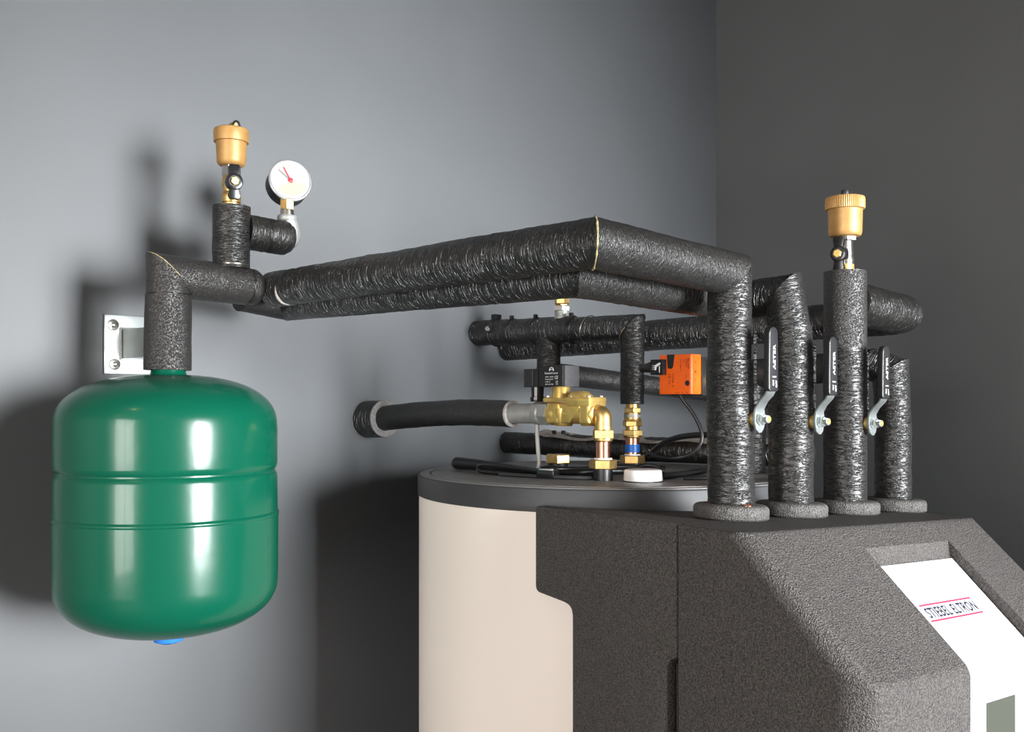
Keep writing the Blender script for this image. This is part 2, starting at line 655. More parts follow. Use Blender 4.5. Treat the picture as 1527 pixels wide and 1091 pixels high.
# ------------------------------------------------------------------ hot-water tank
TX, TY, TR, TZ = 1.287, -0.457, 0.32, 1.382
tank = thing('hot_water_tank', 'tall cream cylindrical water tank with dark grey rim and lid', 'water tank', (TX, TY, 0))
b = (TX, TY, 0)
build('jacket', MB().revolve([(TR - 0.006, 0.02), (TR - 0.002, 0.03), (TR - 0.002, TZ - 0.033)], b, (0, 0, 1), 128), M['tank'], tank, 30)
build('rim_band', MB().revolve([(TR - 0.004, TZ - 0.034), (TR, TZ - 0.032), (TR, TZ - 0.003), (TR - 0.001, TZ - 0.0008), (TR - 0.003, TZ)], b, (0, 0, 1), 160, True, True), M['band'], tank, 50)
build('lid', MB().revolve([(TR - 0.0035, TZ - 0.006), (TR - 0.0035, TZ + 0.0005), (TR - 0.005, TZ + 0.0012), (TR - 0.019, TZ + 0.0012), (TR - 0.0195, TZ - 0.001), (TR - 0.0225, TZ - 0.001), (TR - 0.023, TZ + 0.0016), (TR - 0.04, TZ + 0.0018)], b, (0, 0, 1), 160), M['lid'], tank, 40)
build('foot_ring', MB().revolve([(TR - 0.03, 0), (TR - 0.03, 0.022)], b, (0, 0, 1), 64), M['band'], tank, 30)
LID = TZ + 0.0018

# ------------------------------------------------------------------ heat-pump module of bead foam
UO = V((0.93734, -0.80331, 0))
UX, UN = V((0.99025, -0.1393, 0)), V((0.1393, 0.99025, 0))
UTOP, USH, UW = 1.36, 0.042, 0.512


def U(x, t, z):
    p = UO + UX * x + UN * t
    return V((p.x, p.y, UTOP + z - USH * x))


unit = thing('heat_pump_module', 'dark bead-foam heat pump housing with sloping front and white control panel', 'heat pump', U(UW / 2, 0, -UTOP + USH * UW / 2))
ZB = -UTOP + 0.03
tcx, tct, tcr = 0.2985, 0.3919, 0.325


def arc(x0, x1, n=24):
    return [(x0 + (x1 - x0) * i / n, tct - math.sqrt(max(0, tcr ** 2 - (x0 + (x1 - x0) * i / n - tcx) ** 2))) for i in range(n + 1)]


def on_arc(t):
    return tcx - math.sqrt(tcr ** 2 - (t - tct) ** 2)


SEAM = -0.026
PLT = 0.017
side = MB()
side.prism([(SEAM + 0.0012, 0), (0.2286, 0), (0.2286, -0.1085), (0.2268, -0.1130), (0.2220, -0.1158), (0.1700, -0.1208), (0.1610, -0.1230), (0.1560, -0.1275), (0.1542, -0.1350), (0.1542, ZB),
            (-0.0105, ZB), (-0.0105, -0.166), (-0.0135, -0.1585), (SEAM + 0.0012, -0.1530)], lambda t, z, x: U(x, t, z), 0.0, PLT, 0.004, 2)
build('rear_shell_side', side, M['epp'], unit, 50)
rear = MB()
rear.prism([(PLT, SEAM + 0.0012)] + arc(PLT + 0.001, UW) + [(UW, SEAM + 0.0012)], U, -0.106, 0.0, 0.0, 2)
build('rear_shell_top', rear, M['epp'], unit, 50)
low = MB()
xl = on_arc(0.1535)
low.prism([(PLT, -0.0105), (PLT, 0.1535)] + arc(xl, UW) + [(UW, SEAM + 0.0012), (0.07, SEAM + 0.0012), (0.07, -0.0105)], U, ZB, -0.106, 0.0, 2)
build('rear_shell_lower', low, M['epp'], unit, 50)
# front shell
T0, T1, ZS = -0.1207, -0.27, -0.1375
prof = [(SEAM, 0.0), (T0, 0.0), (T1, ZS), (T1, ZB), (SEAM, ZB)]
fb = bmesh.new()
lo = [fb.verts.new((0, p[0], p[1])) for p in prof]
hi = [fb.verts.new((UW, p[0], p[1])) for p in prof]
fb.faces.new(lo)
fb.faces.new(list(reversed(hi)))
side_e = {}
for i in range(5):
    j = (i + 1) % 5
    fb.faces.new((lo[j], lo[i], hi[i], hi[j]))
bmesh.ops.recalc_face_normals(fb, faces=fb.faces[:])
fb.edges.ensure_lookup_table()


def ed(a, b_):
    for e in a.link_edges:
        if e.other_vert(a) is b_:
            return e


wl = fb.edges.layers.float.new('bevel_weight_edge')
for vs in (lo, hi):
    ed(vs[2], vs[3])[wl] = 0.8
    ed(vs[1], vs[2])[wl] = 0.42
    ed(vs[0], vs[1])[wl] = 0.12
    ed(vs[0], vs[4])[wl] = 0.04
ed(lo[2], hi[2])[wl] = 0.18
ed(lo[1], hi[1])[wl] = 0.16
me = bpy.data.meshes.new('front_shell')
fb.to_mesh(me)
fb.free()
fo = bpy.data.objects.new('front_shell_tmp', me)
COL.objects.link(fo)
bv = fo.modifiers.new('bevel', 'BEVEL')
bv.limit_method = 'WEIGHT'
bv.width = 0.05
bv.segments = 7
# recess for the control panel
RX0, RX1 = 0.190, 0.381
PZ, PT, PK, PT1 = -0.045, -0.149, 0.95, -0.261


def pz(t):
    return PZ + (t - PT) * PK


cb = bmesh.new()
cprof = [(-0.139, 0.02), (-0.149, PZ), (PT1, pz(PT1)), (PT1, -0.62), (-0.32, -0.62), (-0.32, 0.02)]
l2 = [cb.verts.new((RX0, p[0], p[1])) for p in cprof]
h2 = [cb.verts.new((RX1, p[0], p[1])) for p in cprof]
cb.faces.new(l2)
cb.faces.new(list(reversed(h2)))
for i in range(6):
    j = (i + 1) % 6
    cb.faces.new((l2[j], l2[i], h2[i], h2[j]))
bmesh.ops.recalc_face_normals(cb, faces=cb.faces[:])
cme = bpy.data.meshes.new('recess_cutter')
cb.to_mesh(cme)
cb.free()
co = bpy.data.objects.new('recess_cutter', cme)
COL.objects.link(co)
bo = fo.modifiers.new('recess', 'BOOLEAN')
bo.operation = 'DIFFERENCE'
bo.solver = 'EXACT'
bo.object = co
dg = bpy.context.evaluated_depsgraph_get()
dg.update()
res = bpy.data.meshes.new_from_object(fo.evaluated_get(dg))
bpy.data.objects.remove(fo)
bpy.data.objects.remove(co)
for v in res.vertices:
    v.co = U(v.co.x, v.co.y, v.co.z)
fm = MB()
fm.bm.from_mesh(res)
build('front_shell', fm, M['epp'], unit, 35)
# control panel: sloping cover plate, lower plate, display
tw = 0.003
up_s = (U(0, PT, PZ) - U(0, PT - 0.1, pz(PT - 0.1))).normalized()
nrm = UX.cross(up_s).normalized()
pn = MB()
pn.prism([(PT - 0.0008, PZ + 0.0002), (PT - 0.0008 - 0.002, PZ + 0.0025 - 0.002), (PT1 - 0.003, pz(PT1) + 0.0004), (PT1 - 0.003, -0.1712), (PT1 + 0.0002, -0.1712), (PT1 + 0.0002, pz(PT1))],
         lambda t, z, x: U(x, t, z), RX0 + 0.0008, RX1 - 0.002)
pan = build('control_panel', pn, M['panel'], unit, 20, label='glossy white control panel set into the sloping front')
p2 = MB()
p2.prism([(PT1 + 0.0002, -0.1722), (PT1 - 0.003, -0.1722), (PT1 - 0.003, -0.60), (PT1 + 0.0002, -0.60)], lambda t, z, x: U(x, t, z), RX0 + 0.0008, RX1 - 0.002)
p2o = build('lower_panel', p2, M['panel'], unit, 20, label='white lower panel with the display window')
# display, slightly proud frame opening
dp = MB()
dp.prism([(PT1 - 0.0029, -0.1815), (PT1 - 0.0036, -0.1815), (PT1 - 0.0036, -0.262), (PT1 - 0.0029, -0.262)], lambda t, z, x: U(x, t, z), 0.2365, 0.3045)
build('display', dp, M['screen'], p2o, 20, label='grey-green display window')


def onpanel(x, t):
    return U(x, t, pz(t)) + nrm * 0.0025


PU = UX - V((0, 0, USH))
for tt, xa, xb in ((-0.1930, 0.2215, 0.3395), (-0.2085, 0.2200, 0.3405)):
    quadplate('red_rule', onpanel((xa + xb) / 2, tt), PU, up_s, xb - xa, 0.0022, M['red'], pan)
words('lettering', 'STIEBEL ELTRON', onpanel(0.2245, -0.2060), PU, up_s, 0.0142, 0.1130, M['ink'], pan, bold=0.022)

# ------------------------------------------------------------------ foam collars where the pipes leave the module
PIPE = [V((1.0631, -0.8210, 0)), V((1.1858, -0.8383, 0)), V((1.3086, -0.8556, 0)), V((1.4314, -0.8729, 0))]
which = ('leftmost, on the housing below the front riser pipe', 'second from the left, under the riser with the rounded elbow', 'third from the left, under the riser that carries the air vent', 'rightmost, under the shortest riser pipe')
for k, p in enumerate(PIPE):
    x = 0.127 + 0.124 * k
    t = thing('foam_collar', 'grey foam collar, ' + which[k], 'pipe collar', U(x, 0, 0), 'foam collars on top of the housing')
    mb = MB()
    pr = [(0.0285, 0.0), (0.044, 0.0), (0.0463, 0.002), (0.0465, 0.0125), (0.0450, 0.0160), (0.0415, 0.0180), (0.0285, 0.0185)]
    mb.revolve(pr, (0, 0, 0), (0, 0, 1), 56, False, False)
    mb.ring_face
    for v in mb.bm.verts:
        a = V((v.co.x, v.co.y))
        v.co = U(x + v.co.x, v.co.y, v.co.z + 0.0004)
    # close the bore
    mb.bm.verts.ensure_lookup_table()
    n = 56
    for i in range(n):
        j = (i + 1) % n
        mb.ring_face((mb.bm.verts[i], mb.bm.verts[j], mb.bm.verts[6 * n + j], mb.bm.verts[6 * n + i]))
    build('collar_ring', mb, M['collar'], t, 40)

# ------------------------------------------------------------------ expansion vessel and its bracket
VX, VY = 0.631, -0.213
vessel = thing('expansion_vessel', 'glossy green steel expansion vessel hanging on the grey wall', 'pressure vessel', (VX, VY, 1.18))
pr = [(0.0, 1.1885)]
for i in range(1, 17):
    a = PI / 2 * i / 16
    pr.append((0.1445 * math.sin(a) ** (2 / 2.5), 1.2625 - 0.074 * max(0, math.cos(a)) ** (2 / 2.35)))
pr += [(0.1448, 1.30), (0.1450, 1.3455)]
build('lower_shell', MB().revolve([(max(r, 0.001), z) for r, z in pr], (VX, VY, 0), (0, 0, 1), 96), M['green'], vessel, 30)
pr = [(0.1450, 1.3505), (0.1440, 1.352), (0.1437, 1.398), (0.1432, 1.4015), (0.1418, 1.4045), (0.1403, 1.4065), (0.1403, 1.4085), (0.1418, 1.4105), (0.1432, 1.4135), (0.1437, 1.417), (0.1437, 1.462), (0.1432, 1.470)]
for i in range(1, 17):
    a = PI / 2 * i / 16
    pr.append((max(0.0235, 0.1432 * math.cos(a) ** (2 / 2.55)), 1.470 + 0.067 * math.sin(a) ** (2 / 2.2)))
build('upper_shell', MB().revolve(pr, (VX, VY, 0), (0, 0, 1), 96), M['green'], vessel, 30)
build('weld_seam', MB().revolve([(0.1446, 1.3450), (0.1458, 1.3462), (0.1461, 1.348), (0.1458, 1.3498), (0.1446, 1.3510)], (VX, VY, 0), (0, 0, 1), 96, False, False), M['green'], vessel, 60)
build('neck', MB().revolve([(0.026, 1.532), (0.0235, 1.5385), (0.0225, 1.541), (0.0225, 1.549)], (VX, VY, 0), (0, 0, 1), 32), M['green'], vessel, 40)
build('valve_cap', MB().revolve([(0.012, 1.174), (0.019, 1.177), (0.021, 1.183), (0.021, 1.192)], (VX, VY, 0), (0, 0, 1), 24), M['bluecap'], vessel, 40, label='blue plastic cap under the vessel')

br = thing('wall_bracket', 'zinc-plated steel wall bracket behind the riser above the green vessel', 'bracket', (0.677, 0, 1.587))
plate = build('back_plate', MB().box(0.6345, 0.722, -0.005, -0.0005, 1.5425, 1.632, None, 0.0015), M['zinc'], br, 30)
arm = MB()
for (z0, z1) in ((1.566, 1.570), (1.606, 1.610)):
    arm.box(0.661, 0.703, -0.100, -0.005, z0, z1)
arm.box(0.699, 0.703, -0.1, -0.005, 1.57, 1.606)
arm.box(0.661, 0.665, -0.1, -0.005, 1.57, 1.606)
build('square_arm', arm, M['zinc'], br, 0)
build('weld_bead', MB().tube([(0.659, -0.006, 1.564), (0.659, -0.006, 1.612), (0.705, -0.006, 1.612)], 0.0022, 8, 1, False), M['galv'], br)
build('clamp_strap', MB().tube([(0.690, -0.100, 1.588), (0.682, -0.140, 1.588), (0.655, -0.185, 1.588)], 0.006, 10), M['zinc'], br)
for (sx, sz) in ((0.6475, 1.6165), (0.650, 1.557), (0.709, 1.6165), (0.709, 1.557)):
    w = build('washer', MB().cyl((sx, -0.005, sz), (sx, -0.0068, sz), 0.0088, None, 24, 0.0006), M['nickel'], br)
    build('screw_head', MB().revolve([(0.0042, 0), (0.004, 0.0015), (0.0028, 0.003), (0.001, 0.0034)], (sx, -0.0068, sz), (0, -1, 0), 16), M['zinc'], w)

# ------------------------------------------------------------------ lagged pipe 1: vessel riser with tee
TEEX = 0.7257
pv = thing('insulated_pipe', 'leathery black lagged tee pipe joining the green vessel, below the round gauge', 'pipe', (VX, VY, 1.543), 'black lagged pipes')
ZR = 1.671
d_up, d_x = V((0, 0, 1)), V((1, 0, 0))
build('pipe_section', MB().lag((VX - 0.001, VY, 1.543), (VX, VY, 1.645), 0.0312, wob=0.0007, seed=1, r1=0.0300), M['leather'], pv, 50)
build('pipe_section', MB().lag((VX, VY, 1.645), (VX, VY, ZR), 0.0286, None, mitre(d_up, d_x), wob=0.0005, seed=2), M['leather'], pv, 50)
build('pipe_section', MB().lag((VX, VY, ZR), (0.748, VY, 1.667), 0.0282, mitre(d_up, d_x), None, wob=0.0005, seed=3, r1=0.0272), M['leather'], pv, 50)
build('tape_band', MB().lag((0.7480, VY, 1.667), (0.7668, VY, 1.6665), 0.0258, wob=0.0004, seed=4, rnd=0.004), M['leather'], pv, 50)
build('tape_band', MB().torus((VX, VY, 1.645), (0, 0, 1), 0.0293, 0.0010), M['tape'], pv, 60)
build('tape_band', MB().torus((0.7485, VY, 1.667), (1, 0, 0), 0.0265, 0.0012), M['tape'], pv, 60)
mb = MB()
u, w, d = frame((0, 0, 1))
pts = []
for k in range(13):
    a = PI + PI * 0.52 * k / 12
    q = V((math.cos(a), math.sin(a), 0)) * 0.0288
    m = mitre(d_up, d_x)
    pts.append(V((VX, VY, ZR)) + q + V((0, 0, 1)) * (-q.dot(m) / m.z))
mb.tube(pts, lambda t: 0.0005 + 0.0007 * abs(noise.noise(V((t * 20, 9, 1)))), 6, 1, False)
build('glue_line', mb, M['glue'], pv, 60, label='yellowish dried glue along the mitre joint')
build('pipe_section', MB().lag((TEEX, VY, 1.690), (TEEX, VY, 1.731), 0.0258, wob=0.0008, seed=5), M['rub'], pv, 50)
build('pipe_section', MB().lag((TEEX, VY, 1.7318), (TEEX, VY, 1.778), 0.0262, wob=0.0008, seed=6), M['rub'], pv, 50)
build('tape_band', MB().torus((TEEX, VY, 1.7313), (0, 0, 1), 0.0254, 0.0009), M['tape'], pv, 60)
build('bare_metal_patch', MB().torus((TEEX, VY, 1.6945), (0, 0, 1), 0.0252, 0.0034, 20, 8, -PI * 0.36, PI * 0.22, True), M['nickel'], pv, 60, label='bare metal showing at the foot of the tee')
build('pipe_section', MB().lag((TEEX + 0.02, VY, 1.7455), (0.778, VY, 1.7445), 0.0250, wob=0.0009, seed=7), M['rub'], pv, 50)
build('pipe_section', MB().lag((0.778, VY, 1.7445), (0.8215, VY, 1.7440), 0.0252, wob=0.0009, seed=8, rnd=0.006), M['rub'], pv, 50)
build('tape_band', MB().torus((0.778, VY, 1.7445), (1, 0, 0), 0.0246, 0.0009), M['tape'], pv, 60)
build('gauge_elbow', MB().tube([(0.812, VY, 1.742), (0.8235, VY, 1.744), (0.8245, VY, 1.758), (0.8185, VY, 1.772)], 0.0142, 20).revolve([(0.0128, 0), (0.0145, 0.0015), (0.0148, 0.007), (0.0135, 0.009)], (0.8185, VY, 1.769), (0, 0, 1), 28), M['galv'], pv, 50)

# pressure gauge
gx, gy = 0.8185, VY
gauge = thing('pressure_gauge', 'round white-faced pressure gauge with black case and red hand', 'gauge', (gx, gy, 1.778))
build('stem', MB().cyl((gx, gy, 1.778), (gx, gy, 1.787), 0.0105, 0.0095), M['nickel'], gauge)
build('hex_fitting', MB().hexnut((gx, gy, 1.786), (gx, gy, 1.803), 0.0108, 0.4), M['brass_dull'], gauge, 20)
gn_ = V((-0.346, -0.926, 0.155)).normalized()
gc = V((gx + 0.003, gy - 0.004, 1.8305))
gr_ = V((0, 0, 1)).cross(gn_).normalized()
gu_ = gn_.cross(gr_).normalized()
build('case', MB().revolve([(0.0295, -0.030), (0.0313, -0.0285), (0.0313, -0.002), (0.0305, 0)], gc, gn_, 48), M['black'], gauge, 40)
build('bezel', MB().revolve([(0.0313, -0.003), (0.0325, -0.001), (0.0325, 0.001), (0.0308, 0.0022), (0.0292, 0.0018), (0.0290, 0.0004)], gc, gn_, 56, False, False), M['bezel'], gauge, 60)
dial = build('dial', MB().cyl(gc - gn_ * 0.001, gc + gn_ * 0.0005, 0.0295, None, 48), M['dial'], gauge, 30)


def dl(x, y, h=0.0009):
    return gc + gr_ * x + gu_ * y + gn_ * h


sec = MB()
c0 = sec.bm.verts.new(dl(0, 0, 0.0007))
pv_ = None
for k in range(19):
    a = math.radians(-10 - k * 7.5)
    v = sec.bm.verts.new(dl(0.0235 * math.cos(a), 0.0235 * math.sin(a), 0.0007))
    if pv_:
        sec.bm.faces.new((c0, v, pv_))
    pv_ = v
build('painted_glare', sec, M['dialglare'], dial, 0)  # creamy glare painted on as a flat sector, not dial print
ticks = MB()
for k in range(31):
    a = math.radians(225 - 270 * k / 30)
    r0 = 0.0232 if k % 5 == 0 else 0.0248
    mtx = Matrix((gr_, gu_, gn_)).transposed().to_4x4()
    mtx.translation = dl(0, 0, 0.0007)
    ticks.box(r0, 0.0268, -0.00018, 0.00018, 0, 0.0003, mtx @ Matrix.Rotation(a, 4, 'Z'))
build('scale_marks', ticks, M['greyneedle'], dial, 0)


def needle(name, ang, ln, wd, m, h):
    mtx = Matrix((gr_, gu_, gn_)).transposed().to_4x4()
    mtx.translation = dl(0, 0, h)
    build(name, MB().box(-0.005, ln, -wd, wd, 0, 0.0004, mtx @ Matrix.Rotation(math.radians(ang), 4, 'Z')), m, gauge, 0)


needle('red_hand', 117, 0.022, 0.0007, M['redneedle'], 0.0018)
needle('grey_hand', 139, 0.023, 0.0005, M['greyneedle'], 0.0013)
build('hub', MB().cyl(dl(0, 0, 0.0007), dl(0, 0, 0.0032), 0.0036, None, 24, 0.0006), M['redneedle'], gauge)


# ------------------------------------------------------------------ air vents
def butterfly(parent, c, h, r, ln, wd):
    """black butterfly handle: hub disc with two wings, facing h"""
    c, h = V(c), V(h).normalized()
    s = h.cross(V((0, 0, 1))).normalized()
    mtx = Matrix((s, V((0, 0, 1)), h)).transposed().to_4x4()
    mtx.translation = c
    mb = MB().cyl(c - h * 0.006, c + h * 0.006, r, r * 0.94, 28, 0.0015)
    poly = [(-wd * .34, -ln), (wd * .34, -ln), (wd * .5, -ln * .82), (wd * .38, -r * .7), (wd * .38, r * .7), (wd * .5, ln * .82), (wd * .34, ln), (-wd * .34, ln), (-wd * .5, ln * .82), (-wd * .38, r * .7), (-wd * .38, -r * .7), (-wd * .5, -ln * .82)]
    mb.prism(poly, lambda a, b_, z: mtx @ V((a, b_, z)), -0.0045, 0.0045, 0.0012, 2)
    mb.cyl(c - h * 0.014, c - h * 0.005, r * 0.55, r * 0.62, 20)
    hd = build('butterfly_handle', mb, M['blackgloss'], parent, 35)
    build('handle_recess', MB().cyl(c + h * 0.0058, c + h * 0.0064, r * 0.66, None, 24), M['black'], hd, 40)
    build('handle_nut', MB().hexnut(c + h * 0.006, c + h * 0.0095, r * 0.48, 0.3, 0.0006), M['brass'], hd, 20)
    return hd


v1 = thing('air_vent', 'brass air vent with smooth cap, standing on the tee beside the gauge', 'valve', (TEEX, VY, 1.776), 'brass air vents')
b = (TEEX, VY, 0)
build('ball_valve_body', MB().revolve([(0.0115, 1.776), (0.0115, 1.783), (0.0128, 1.784), (0.0135, 1.790), (0.0128, 1.797), (0.0110, 1.799), (0.0122, 1.804), (0.0130, 1.812), (0.0122, 1.818), (0.0115, 1.8205)], b, (0, 0, 1), 28), M['brass_dull'], v1, 40)
build('hex_collar', MB().hexnut((TEEX, VY, 1.8205), (TEEX, VY, 1.838), 0.0132, 0.2), M['nickel'], v1, 20)
build('float_body', MB().revolve([(0.0125, 1.8350), (0.0165, 1.8360), (0.0192, 1.8385), (0.0202, 1.842), (0.0215, 1.871)], b, (0, 0, 1), 40), M['brass_satin'], v1, 40)
build('cap', MB().revolve([(0.0215, 1.8690), (0.0240, 1.8695), (0.0244, 1.8710), (0.0246, 1.8845), (0.0238, 1.8875), (0.021, 1.8890), (0.006, 1.8895)], b, (0, 0, 1), 40), M['brass_satin'], v1, 40)
lug = MB().box(TEEX - 0.001, TEEX + 0.008, VY - 0.004, VY + 0.004, 1.889, 1.8945, None, 0.001)
lug.cyl((TEEX + 0.003, VY - 0.005, 1.8950), (TEEX + 0.003, VY + 0.005, 1.8950), 0.0042, None, 16)
build('vent_lug', lug, M['brass_dull'], v1, 40)
build('vent_pin', MB().tube([(TEEX - 0.002, VY - 0.007, 1.8925), (TEEX + 0.0015, VY - 0.0075, 1.8985), (TEEX + 0.008, VY - 0.006, 1.8985), (TEEX + 0.0115, VY - 0.005, 1.890)], 0.0016, 8), M['black'], v1)
hv = V((-0.354, -0.933, 0)).normalized()
butterfly(v1, V((TEEX, VY, 1.8085)) + hv * 0.0235, hv, 0.0125, 0.0245, 0.017)

VP = PIPE[2]
v2 = thing('air_vent', 'brass air vent with ribbed cap, on top of the tall right riser', 'valve', (VP.x, VP.y, 1.682), 'brass air vents')
b = (VP.x, VP.y, 0)
build('ball_valve_body', MB().revolve([(0.0118, 1.680), (0.0118, 1.690), (0.0112, 1.6915), (0.0118, 1.693), (0.0123, 1.700), (0.0108, 1.7045), (0.0110, 1.7055), (0.0103, 1.7245)], b, (0, 0, 1), 28), M['nickel'], v2, 40)
build('brass_ring', MB().revolve([(0.0120, 1.682), (0.0122, 1.6835), (0.0120, 1.6925)], b, (0, 0, 1), 28), M['brass'], v2, 40)
build('hex_collar', MB().hexnut((VP.x, VP.y, 1.7245), (VP.x, VP.y, 1.7320), 0.0150, 0.1), M['nickel'], v2, 20)
build('float_body', MB().revolve([(0.0150, 1.7305), (0.0205, 1.7320), (0.0222, 1.7345), (0.0228, 1.738), (0.0236, 1.771)], b, (0, 0, 1), 40), M['brass_satin'], v2, 40)
build('cap', MB().revolve([(0.0236, 1.7685), (0.0266, 1.7695), (0.0270, 1.7715), (0.0270, 1.783), (0.0262, 1.7858), (0.023, 1.7872), (0.006, 1.7875)], b, (0, 0, 1), 120, wob=lambda i: 1.0 if i % 2 else 0.975), M['brass_satin'], v2, 20)
build('vent_pin', MB().cyl((VP.x, VP.y, 1.7870), (VP.x, VP.y, 1.7965), 0.0058, None, 20, 0.001), M['black'], v2)
hv2 = V((-0.97, -0.10, 0)).normalized()
butterfly(v2, V((VP.x, VP.y, 1.7045)) + hv2 * 0.0235, hv2, 0.0120, 0.0245, 0.016)

# ------------------------------------------------------------------ lagged pipe 2: upper long run to the front riser
pa = thing('insulated_pipe', 'wrinkled black lagged pipe, uppermost long run, dropping to the leftmost collar', 'pipe', (PIPE[0].x, PIPE[0].y, 1.373), 'black lagged pipes')
A0, A1, A2 = V((0.7918, -0.2180, 1.6655)), V((0.7918, -0.8210, 1.6655)), V((1.0600, -0.8210, 1.6595))
P1T = V((1.0595, -0.8210, 1.552))
dA, dB, dD = (A1 - A0).normalized(), (A2 - A1).normalized(), V((0, 0, -1))
build('pipe_section', MB().lag(A0, A1, 0.0256, None, mitre(dA, dB), seed=11, wob=0.0011, r1=0.0268), M['rubfine'], pa, 50)
build('pipe_section', MB().lag(A1, A2, 0.0268, mitre(dA, dB), mitre(dB, dD), seed=12, wob=0.0009), M['rub'], pa, 50)
build('pipe_section', MB().lag(A2, P1T, 0.0268, mitre(dB, dD), None, seed=13, wob=0.0010), M['rub'], pa, 50)
build('pipe_section', MB().lag(P1T, (PIPE[0].x, PIPE[0].y, 1.373), 0.0284, seed=14, wob=0.0011, r1=0.0292), M['rub'], pa, 50)


def glue_ring(parent, p, da, db, r, a0=0, a1=2 * PI, th=0.0012, seed=0):
    m = mitre(da, db)
    u, w, d = frame(da)
    pts = []
    for k in range(41):
        a = a0 + (a1 - a0) * k / 40
        q = (u * math.cos(a) + w * math.sin(a)) * (r + 0.0003)
        pts.append(V(p) + q - d * (q.dot(m) / d.dot(m)))
    build('glue_line', MB().tube(pts, lambda t: 0.0006 + th * abs(noise.noise(V((t * 24, 3, seed)))), 6, 1, False), M['glue'], parent, 60, label='yellowish dried glue along the mitre joint')


glue_ring(pa, A1, dA, dB, 0.0270, th=0.0022, seed=1)
# crescent gap showing the pale inside of the lagging near the tee
build('foam_gap', MB().torus((0.7918, -0.262, 1.6655), (0, 1, 0.12), 0.0248, 0.0036, 24, 8, PI * 1.42, PI * 2.0, True), M['foamcut'], pa, 60, label='pale crescent where the lagging gapes')
build('copper_tab', MB().cyl((1.0500, -0.8515, 1.3728), (1.0495, -0.8515, 1.3755), 0.0065, 0.006, 20, 0.0007), M['copper'], pa, 40, label='rim of bare copper at the foot of the riser')

# ------------------------------------------------------------------ lagged pipe 3: lower long run to the second riser
pb = thing('insulated_pipe', 'black lagged pipe running just below the uppermost one, to the second riser', 'pipe', (PIPE[1].x, PIPE[1].y, 1.368), 'black lagged pipes')
P2 = PIPE[1]
pts = [V((0.772, -0.159, 1.6590)), V((0.8530, -0.159, 1.6510)), V((0.8530, -0.7470, 1.6435)), V((1.1848, -0.7470, 1.6385)), V((1.1848, -0.8280, 1.6420)), V((1.1855, -0.8370, 1.592))]
lag_run(pb, pts, [0.0235, 0.0245, 0.0250, 0.0262, 0.0272], [M['rubplain'], M['rubfine'], M['rub'], M['rubfine'], M['rub']], seed=21)
build('pipe_section', MB().lag((1.1855, -0.8360, 1.6000), (P2.x, P2.y, 1.368), 0.0285, seed=27, wob=0.0010, r1=0.0293), M['rub'], pb, 50)

# ------------------------------------------------------------------ lagged pipe 4: third riser (with vent), side branch, rear run into the wall
pc = thing('insulated_pipe', 'black lagged pipe of the tall vent riser, its branch running back to the wall', 'pipe', (VP.x, VP.y, 1.362), 'black lagged pipes')
build('pipe_section', MB().lag((VP.x, VP.y, 1.362), (VP.x, VP.y, 1.575), 0.0296, seed=31, wob=0.0010, r1=0.0290), M['rub'], pc, 50)
build('pipe_section', MB().lag((VP.x, VP.y, 1.575), (VP.x, VP.y, 1.6825), 0.0293, seed=32, wob=0.0006), M['leather'], pc, 50)
C0, C1, C2 = V((VP.x + 0.015, -0.8556, 1.640)), V((1.5106, -0.8595, 1.634)), V((1.5106, -0.001, 1.618))
dC0, dC1 = (C1 - C0).normalized(), (C2 - C1).normalized()
CM = V((1.4880, -0.8592, 1.6345))
CN = V((1.5106, -0.8350, 1.6335))
lag_run(pc, [C0, CM, CN, C2], [0.0305, 0.0300, 0.0288], [M['rubfine'], M['rubfine'], M['rubfine']], seed=33)
build('seam_line', MB().tube([V((1.4845, -0.78, 1.618)), V((1.4845, -0.45, 1.611)), V((1.4845, -0.1, 1.604))], 0.0008, 6), M['blackgloss'], pc)

# ------------------------------------------------------------------ lagged pipe 5: short riser, back to the tank connection
P4 = PIPE[3]
pd = thing('insulated_pipe', 'shortest black lagged riser, on the rightmost collar', 'pipe', (P4.x, P4.y, 1.357), 'black lagged pipes')
build('pipe_section', MB().lag((P4.x, P4.y, 1.357), (P4.x - 0.0005, P4.y, 1.470), 0.0268, seed=41, wob=0.0010, r1=0.0262), M['rub'], pd, 50)
lag_run(pd, [(P4.x - 0.0005, P4.y, 1.470), (P4.x - 0.003, P4.y + 0.002, 1.545), (P4.x - 0.004, P4.y + 0.030, 1.556), (1.4290, -0.6400, 1.546), (1.4290, -0.6400, LID + 0.001)],
        [0.0258, 0.0242, 0.0232, 0.0225], [M['rub'], M['rub'], M['rubplain'], M['rub']], seed=42)

# ------------------------------------------------------------------ lagged pipe 6: from the wall, along and down to the tank; branch along the wall
pe = thing('insulated_pipe', 'black lagged pipe with wall clamp, leaving the wall and dropping to the blue-taped union', 'pipe', (1.423, -0.001, 1.644), 'black lagged pipes')
D0, D1, D2 = V((1.423, -0.0005, 1.644)), V((1.423, -0.4016, 1.634)), V((1.423, -0.4016, 1.496))
dd = (D1 - D0).normalized()
Dm = D0 + dd * 0.262
build('pipe_section', MB().lag(D0, Dm, 0.0262, seed=51, wob=0.0010), M['rubfine'], pe, 50)
build('pipe_section', MB().lag(Dm, D1, 0.0240, None, mitre(dd, dD), seed=52, wob=0.0008), M['rubfine'], pe, 50)
build('pipe_section', MB().lag(D1, D2, 0.0215, mitre(dd, dD), None, seed=53, wob=0.0010), M['rub'], pe, 50)
build('pipe_section', MB().lag((1.423, -0.199, 1.640), (1.423, -0.199, 1.556), 0.0232, None, mitre(dD, d_x), seed=54, wob=0.0010), M['rub'], pe, 50)
